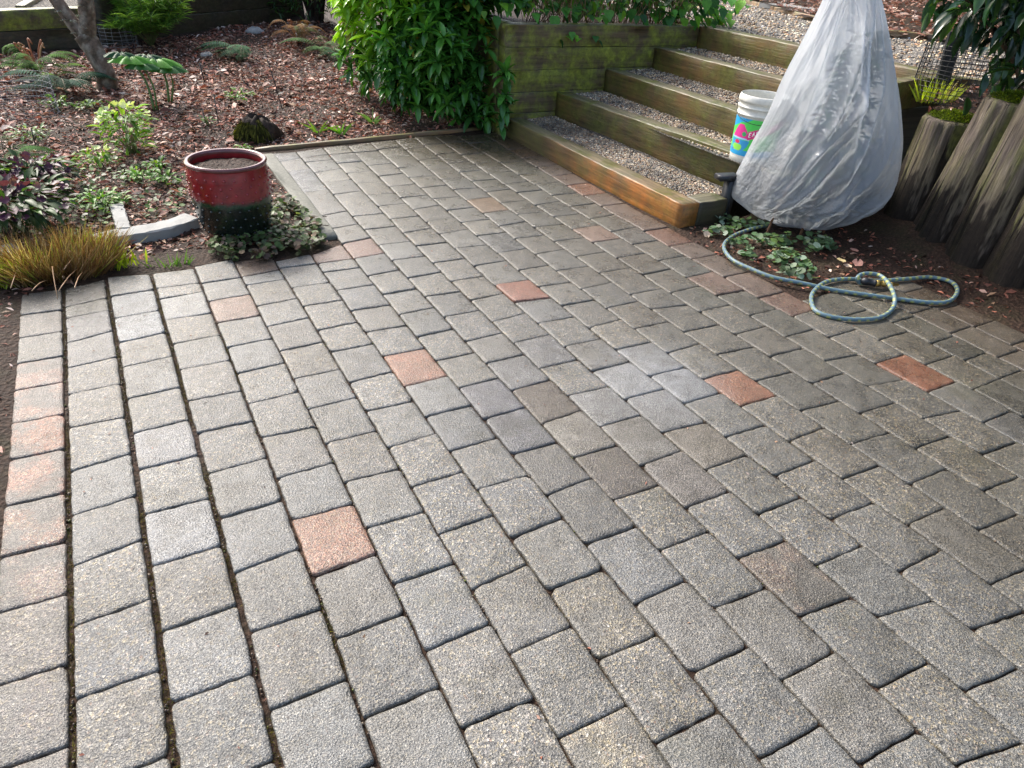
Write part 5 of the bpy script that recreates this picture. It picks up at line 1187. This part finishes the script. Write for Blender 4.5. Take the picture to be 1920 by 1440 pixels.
# feathery shrub
mg = on_ground(285, 88); e = empty('feathery_shrub', mg); tag(e, 'feathery light green shrub with needle-fine leaves in front of the dark timber wall', 'shrub'); b = MB(); sb = MB(); PP = []; DD = []
for k in range(46):
    a = random.uniform(0, 6.28); d = np.array([math.cos(a), math.sin(a), 0]); l = random.uniform(.25, .5); q = mg+d*l*.85+[0, 0, random.uniform(.2, .62)]; P = spline([mg, mg*.5+q*.5+[0, 0, .08], q], 14); tube(sb, P, .004, 4, (.12, .14, .05))
    for i in range(4, 14):
        for j in range(5):
            dd = np.array([random.gauss(0, 1), random.gauss(0, 1), .35+random.random()*.6]); PP.append(P[i]); DD.append(dd+d*.5)
leaf_on_dirs(b, np.array(PP), np.array(DD), .13, .0085, [(.17, .33, .06), (.10, .22, .04), (.24, .40, .08)], [2, 2, 1], 3, .1, .3); b.build('foliage', M['grass'], e); sb.build('stems', M['stem'], e)
# dark trunked shrub at the back
dk = on_ground(590, 42); e = empty('dark_shrub', dk); tag(e, 'dark multi-stemmed shrub with fine leaves behind the ferns, left of the evergreen', 'shrub'); b = MB()
for k in range(16):
    a = random.uniform(0, 6.28); q = dk+[math.cos(a)*random.uniform(.1, .5), math.sin(a)*.3, random.uniform(.6, 1.1)]; stalk(b, [dk+[random.gauss(0, .07), random.gauss(0, .05), -.03], dk*.5+q*.5, q], .03, .012, (.045, .03, .02), 10, 7)
b.build('stems', M['bark'], e)
b = MB(); n = 3000; P = dk+np.column_stack([RNG.uniform(-.6, 1.5, n), RNG.uniform(-.4, .6, n), RNG.uniform(.12, 1.3, n)]); leaf_on_dirs(b, P, RNG.normal(size=(n, 3)), .085, .022, [(.03, .07, .02), (.05, .13, .03), (.10, .20, .05)], [3, 2, 1]); b.build('foliage', M['leaf'], e)
# shrub at the upper right
sr = np.array([5.05, 2.0, .82]); e = empty('glossy_shrub', sr); tag(e, 'shrub with large dark glossy leaves hanging into the top right corner', 'shrub'); b = MB()
r1 = at_depth(1935, 165, sr); br = [(r1-[0, 0, .1], at_depth(1905, 125, sr), at_depth(1870, 70, sr), at_depth(1835, 30, sr), at_depth(1800, -20, sr)), (r1, at_depth(1912, 90, sr), at_depth(1905, 40, sr), at_depth(1890, -10, sr)), (r1+[.1, 0, 0], at_depth(1960, 90, sr), at_depth(1985, 30, sr))]
for q in br: stalk(b, list(q), .016, .008, (.15, .09, .055), 16, 8)
b.build('branches', M['bark'], e)
b = MB(); PP = []
for (x, y, k) in ((1790, 20, 14), (1810, 10, 14), (1830, 45, 12), (1855, 10, 26), (1880, 40, 26), (1905, 15, 30), (1900, 70, 18), (1915, 105, 16), (1870, 118, 7), (1840, 140, 3), (1915, 145, 12), (1940, 60, 20), (1860, -30, 30), (1900, -40, 30), (1820, -30, 16)):
    c = at_depth(x, y, sr)
    for _ in range(k): PP.append(c+RNG.normal(0, .05, 3)+fw2*random.uniform(-.15, .15))
PP = np.array(PP); k = len(PP); D = np.column_stack([RNG.normal(0, .6, k), RNG.normal(0, .6, k), RNG.normal(-.55, .5, k)])
leaf_on_dirs(b, PP, D, .12, .048, [(.018, .055, .02), (.012, .035, .014), (.05, .11, .03)], [3, 3, 1], 4, .3, .3); b.build('foliage', M['gloss'], e)
# greenery past the upper path
e = leafy('background_shrub', at(1760, -6, .95), 0, 'green shrub at the top edge beyond the upper path', 'shrub', 260, .55, .4, .45, .13, .06, [(.08, .20, .04), (.05, .12, .03)], [1, 1], None, 8)

# ground cover by the pot and under the bag
RV, RF = round_leaf(9, .12)
def cover(name, label, poly, n, cols, wts, smin, smax, h=(.012, .06), D_=None):
    P = np.array([at(*p)[:2] for p in poly]); x0, y0 = P.min(0); x1, y1 = P.max(0); out = []
    while len(out) < n:
        x, y = random.uniform(x0, x1), random.uniform(y0, y1)
        if in_poly(np.array([x]), np.array([y]), P)[0] and math.hypot(x-pc[0], y-pc[1]) > .165 and noise.noise(Vector((x*7, y*7, 4))) > (-.25 if D_ is None else D_): out.append((x, y, .002+random.uniform(*h)))
    P = np.array(out); k = len(P); a = RNG.uniform(0, 6.28, k); D = np.column_stack([np.cos(a), np.sin(a), RNG.normal(0, .3, k)]); U = np.column_stack([RNG.normal(0, .35, k), RNG.normal(-.15, .35, k), np.ones(k)]); s = RNG.uniform(smin, smax, k)
    b = MB(); b.scatter(RV, RF, frames(D, U)*s[:, None, None], P, pick(cols, wts, k, .2)); return tag(b.build(name, M['leaf']), label, 'ground cover', kind='stuff')
cover('ground_cover', 'mat of small round dull green and brown leaves around the foot of the pot', [(395, 480), (430, 493), (500, 490), (560, 482), (610, 462), (617, 445), (590, 420), (555, 385), (520, 375), (500, 420), (450, 455), (400, 455)], 1000, [(.09, .14, .04), (.05, .07, .025), (.14, .20, .07), (.10, .06, .04), (.16, .11, .06), (.22, .26, .12)], [3, 3, 2, 2, 1, .8], .018, .040)
cover('cyclamen_patch', 'low patch of marbled round cyclamen leaves on the soil beneath the bag', [(1318, 440), (1345, 412), (1400, 405), (1420, 425), (1475, 452), (1530, 450), (1565, 470), (1545, 500), (1530, 535), (1465, 522), (1410, 500), (1380, 470)], 420, [(.09, .17, .07), (.26, .34, .24), (.05, .09, .035), (.12, .20, .05)], [3, 2.2, 2.4, 1], .022, .052, D_=-.05)
cover('bed_ground_cover', 'sparse small weeds spreading in the left part of the bed', [(40, 330), (200, 300), (350, 330), (360, 400), (200, 440), (60, 470)], 420, [(.08, .15, .03), (.12, .22, .05), (.05, .08, .02)], [2, 1, 2], .015, .035, D_=.05)
lm = MB(); pts = [at(1325, 441, .02), at(1575, 489, .05), at(1608, 492, .04), at(1590, 500, .03), at(1402, 446, .02), at(1600, 470, .02), at(1455, 470, .01)]; RVl, RFl = round_leaf(9, .3)
lm.scatter(RVl, RFl, frames(RNG.normal(size=(7, 3))*[1, 1, .2])*RNG.uniform(.045, .06, 7)[:, None, None], np.array(pts), pick([(.60, .46, .32), (.50, .26, .20), (.62, .5, .25)], [1, 1, 1], 7, .1))
tag(lm.build('pale_fallen_leaves', M['litter']), 'few pale pinkish fallen leaves lying among the cyclamen', 'dead leaves', kind='stuff')

# thin black stakes
for (x1, y1, x2, y2, lab) in ((384, 155, 374, 118, 'short black stake farthest left among the leaves'), (530, 203, 499, 104, 'tallest thin black stake in the bed'), (411, 240, 401, 178, 'thin black stake beside a small pale plant'), (386, 232, 380, 205, 'small black stake behind the pot'), (67, 275, 58, 240, 'short dark stake at the left edge of the bed'), (366, 290, 364, 268, 'tiny dark stake right behind the pot rim')):
    g_ = on_ground(x1, y1); t_ = at_depth(x2, y2, g_); b = MB(); tube(b, [g_-[0, 0, .03], g_*.5+t_*.5, t_], .0055 if x1 == 384 else .0038, 8); tag(b.build('stake', M['wire'], loc=tuple(g_)), lab, 'stake', 'thin black stakes in the bed')
# stones
for (x, y, s, lab) in ((388, 104, .085, 'rounded grey stone on the red leaves in front of the feathery shrub'), (478, 60, .12, 'pale rock half hidden by the withered fern'), (585, 262, .05, 'flat grey stone by the thin edging board')):
    g_ = on_ground(x, y); b = MB(); dome(b, g_-[0, 0, .02], s, s*.75, s*.6, (.3, .3, .3), 18, 6, .3, x); tag(b.build('stone', M['slab'], loc=tuple(g_)), lab, 'stone', 'stones in the bed')
c = at(1497, 16, .92); b = MB(); V = []; m_ = 10
for zz in (.0, .05): 
    for k in range(m_): a = 2*math.pi*k/m_; V.append((c[0]+(.42+.08*math.sin(k*2.1))*math.cos(a), c[1]+(.42+.07*math.cos(k*3))*math.sin(a), .90+zz))
b.add(V, [(k, (k+1) % m_, m_+(k+1) % m_, m_+k) for k in range(m_)]+[tuple(m_+k for k in range(m_))]); tag(b.build('flat_stone', M['slab'], smooth=False, loc=(c[0], c[1], .9)), 'flat pale stone slab lying on the mulch beyond the steps', 'stone')

# wire cages
def cage(c, r_, h, label, nv_, nh, mat, arc=(0, 2*math.pi), lean=(0, 0), wr=.0013, group='wire cages guarding plants'):
    e = empty('wire_cage', c); tag(e, label, 'wire cage', group); b = MB()
    for k in range(nv_):
        a = arc[0]+(arc[1]-arc[0])*k/nv_; q = c+[r_*math.cos(a), r_*math.sin(a), 0]; j_ = random.gauss(0, .003)
        tube(b, [q, q+[lean[0]*.5+j_, lean[1]*.5, h*.5], q+[lean[0], lean[1], h]], wr, 5, cap=False)
    b.build('upright_wires', mat, e); b = MB()
    for i in range(nh):
        t = (i+.5)/nh; P = [c+[r_*math.cos(a)+lean[0]*t, r_*math.sin(a)+lean[1]*t, h*t+.004*math.sin(3*a+i)] for a in np.linspace(arc[0], arc[1], 50)]; tube(b, P, wr, 5, cap=False)
    b.build('hoop_wires', mat, e)
cz = pl_z(4.75, 2.3); cg = at(1785, 190, cz); hh = z_over(cg, 1790, 78)-cz; wdt = np.linalg.norm(at_depth(1708, 130, cg)-at_depth(1866, 130, cg))/2
cage(cg, wdt, hh, 'round cage of fine black wire mesh standing behind the log posts', 46, 13, M['wire'], wr=.0021)
e_ = empty('plank_stake', cg+[.02, .1, 0]); tag(e_, 'flat black board standing tilted inside the wire cage', 'board'); A = at_depth(1768, 148, cg+[.02, .1, 0]); B = at_depth(1793, 60, cg+[.02, .1, 0]); b = MB()
n_ = 8; V = []; 
for i in range(n_+1):
    p = A+(B-A)*i/n_-(B-A)*.15*(1-i/n_); 
    for sx, sy in ((-1, -1), (1, -1), (1, 1), (-1, 1)): V.append(p+rt2*.043*sx+fw2*.012*sy)
b.add(V, [(i*4+k, i*4+(k+1) % 4, i*4+4+(k+1) % 4, i*4+4+k) for i in range(n_) for k in range(4)]+[(3, 2, 1, 0), (n_*4, n_*4+1, n_*4+2, n_*4+3)]); b.build('board', M['metal'], e_, smooth=False)
g_ = on_ground(45, 215); cage(g_, .24, .30, 'low grey wire cage over the left ferns', 26, 8, M['wiregrey'], wr=.0011)
g_ = on_ground(222, 88); cage(g_, .20, .22, 'low grey wire cage between tree trunk and feathery shrub', 18, 6, M['wiregrey'], wr=.0015)

# evergreens added out of view on the right, only to close off the sky
LT2, LF2 = leaf_t(1, .7, 2, .2, .3)
for i, (az, dist, hgt) in enumerate(((50, 19, 13), (60, 17, 12), (71, 16, 13), (83, 15, 12), (97, 14, 12), (112, 13, 11))):
    x, y = dist*math.sin(rad(az)), dist*math.cos(rad(az)); e = empty('sky_block_conifer', (x, y, .6)); tag(e, ['leftmost', 'second', 'third', 'fourth', 'fifth', 'rightmost'][i]+' of the unseen conifers added to block the sky, counted from the left', 'tree', 'unseen conifers added to block the sky')
    b = MB(); tube(b, [(x, y, .3), (x, y, hgt*.5), (x, y, hgt*.95)], [.28, .18, .04], 10, (.08, .05, .035), rough=.1); b.build('trunk', M['bark'], e)
    n = 3200; t = RNG.random(n)**.8; z = 1.9+t*(hgt-1.9); rr = (1-t)**.8*3.1*(.45+.55*np.sqrt(RNG.random(n)))+.1; a = RNG.uniform(0, 6.28, n); P = np.column_stack([x+rr*np.cos(a), y+rr*np.sin(a), z]); D = np.column_stack([np.cos(a), np.sin(a), RNG.normal(-.35, .25, n)])
    b = MB(); s_ = RNG.uniform(.35, .75, n); b.scatter(LT2, LF2, frames(D)*s_[:, None, None], P, pick([(.035, .06, .02), (.05, .08, .025), (.025, .045, .015)], [1, 1, 1], n, .2)); b.build('sky_block_crown', M['leaf'], e)
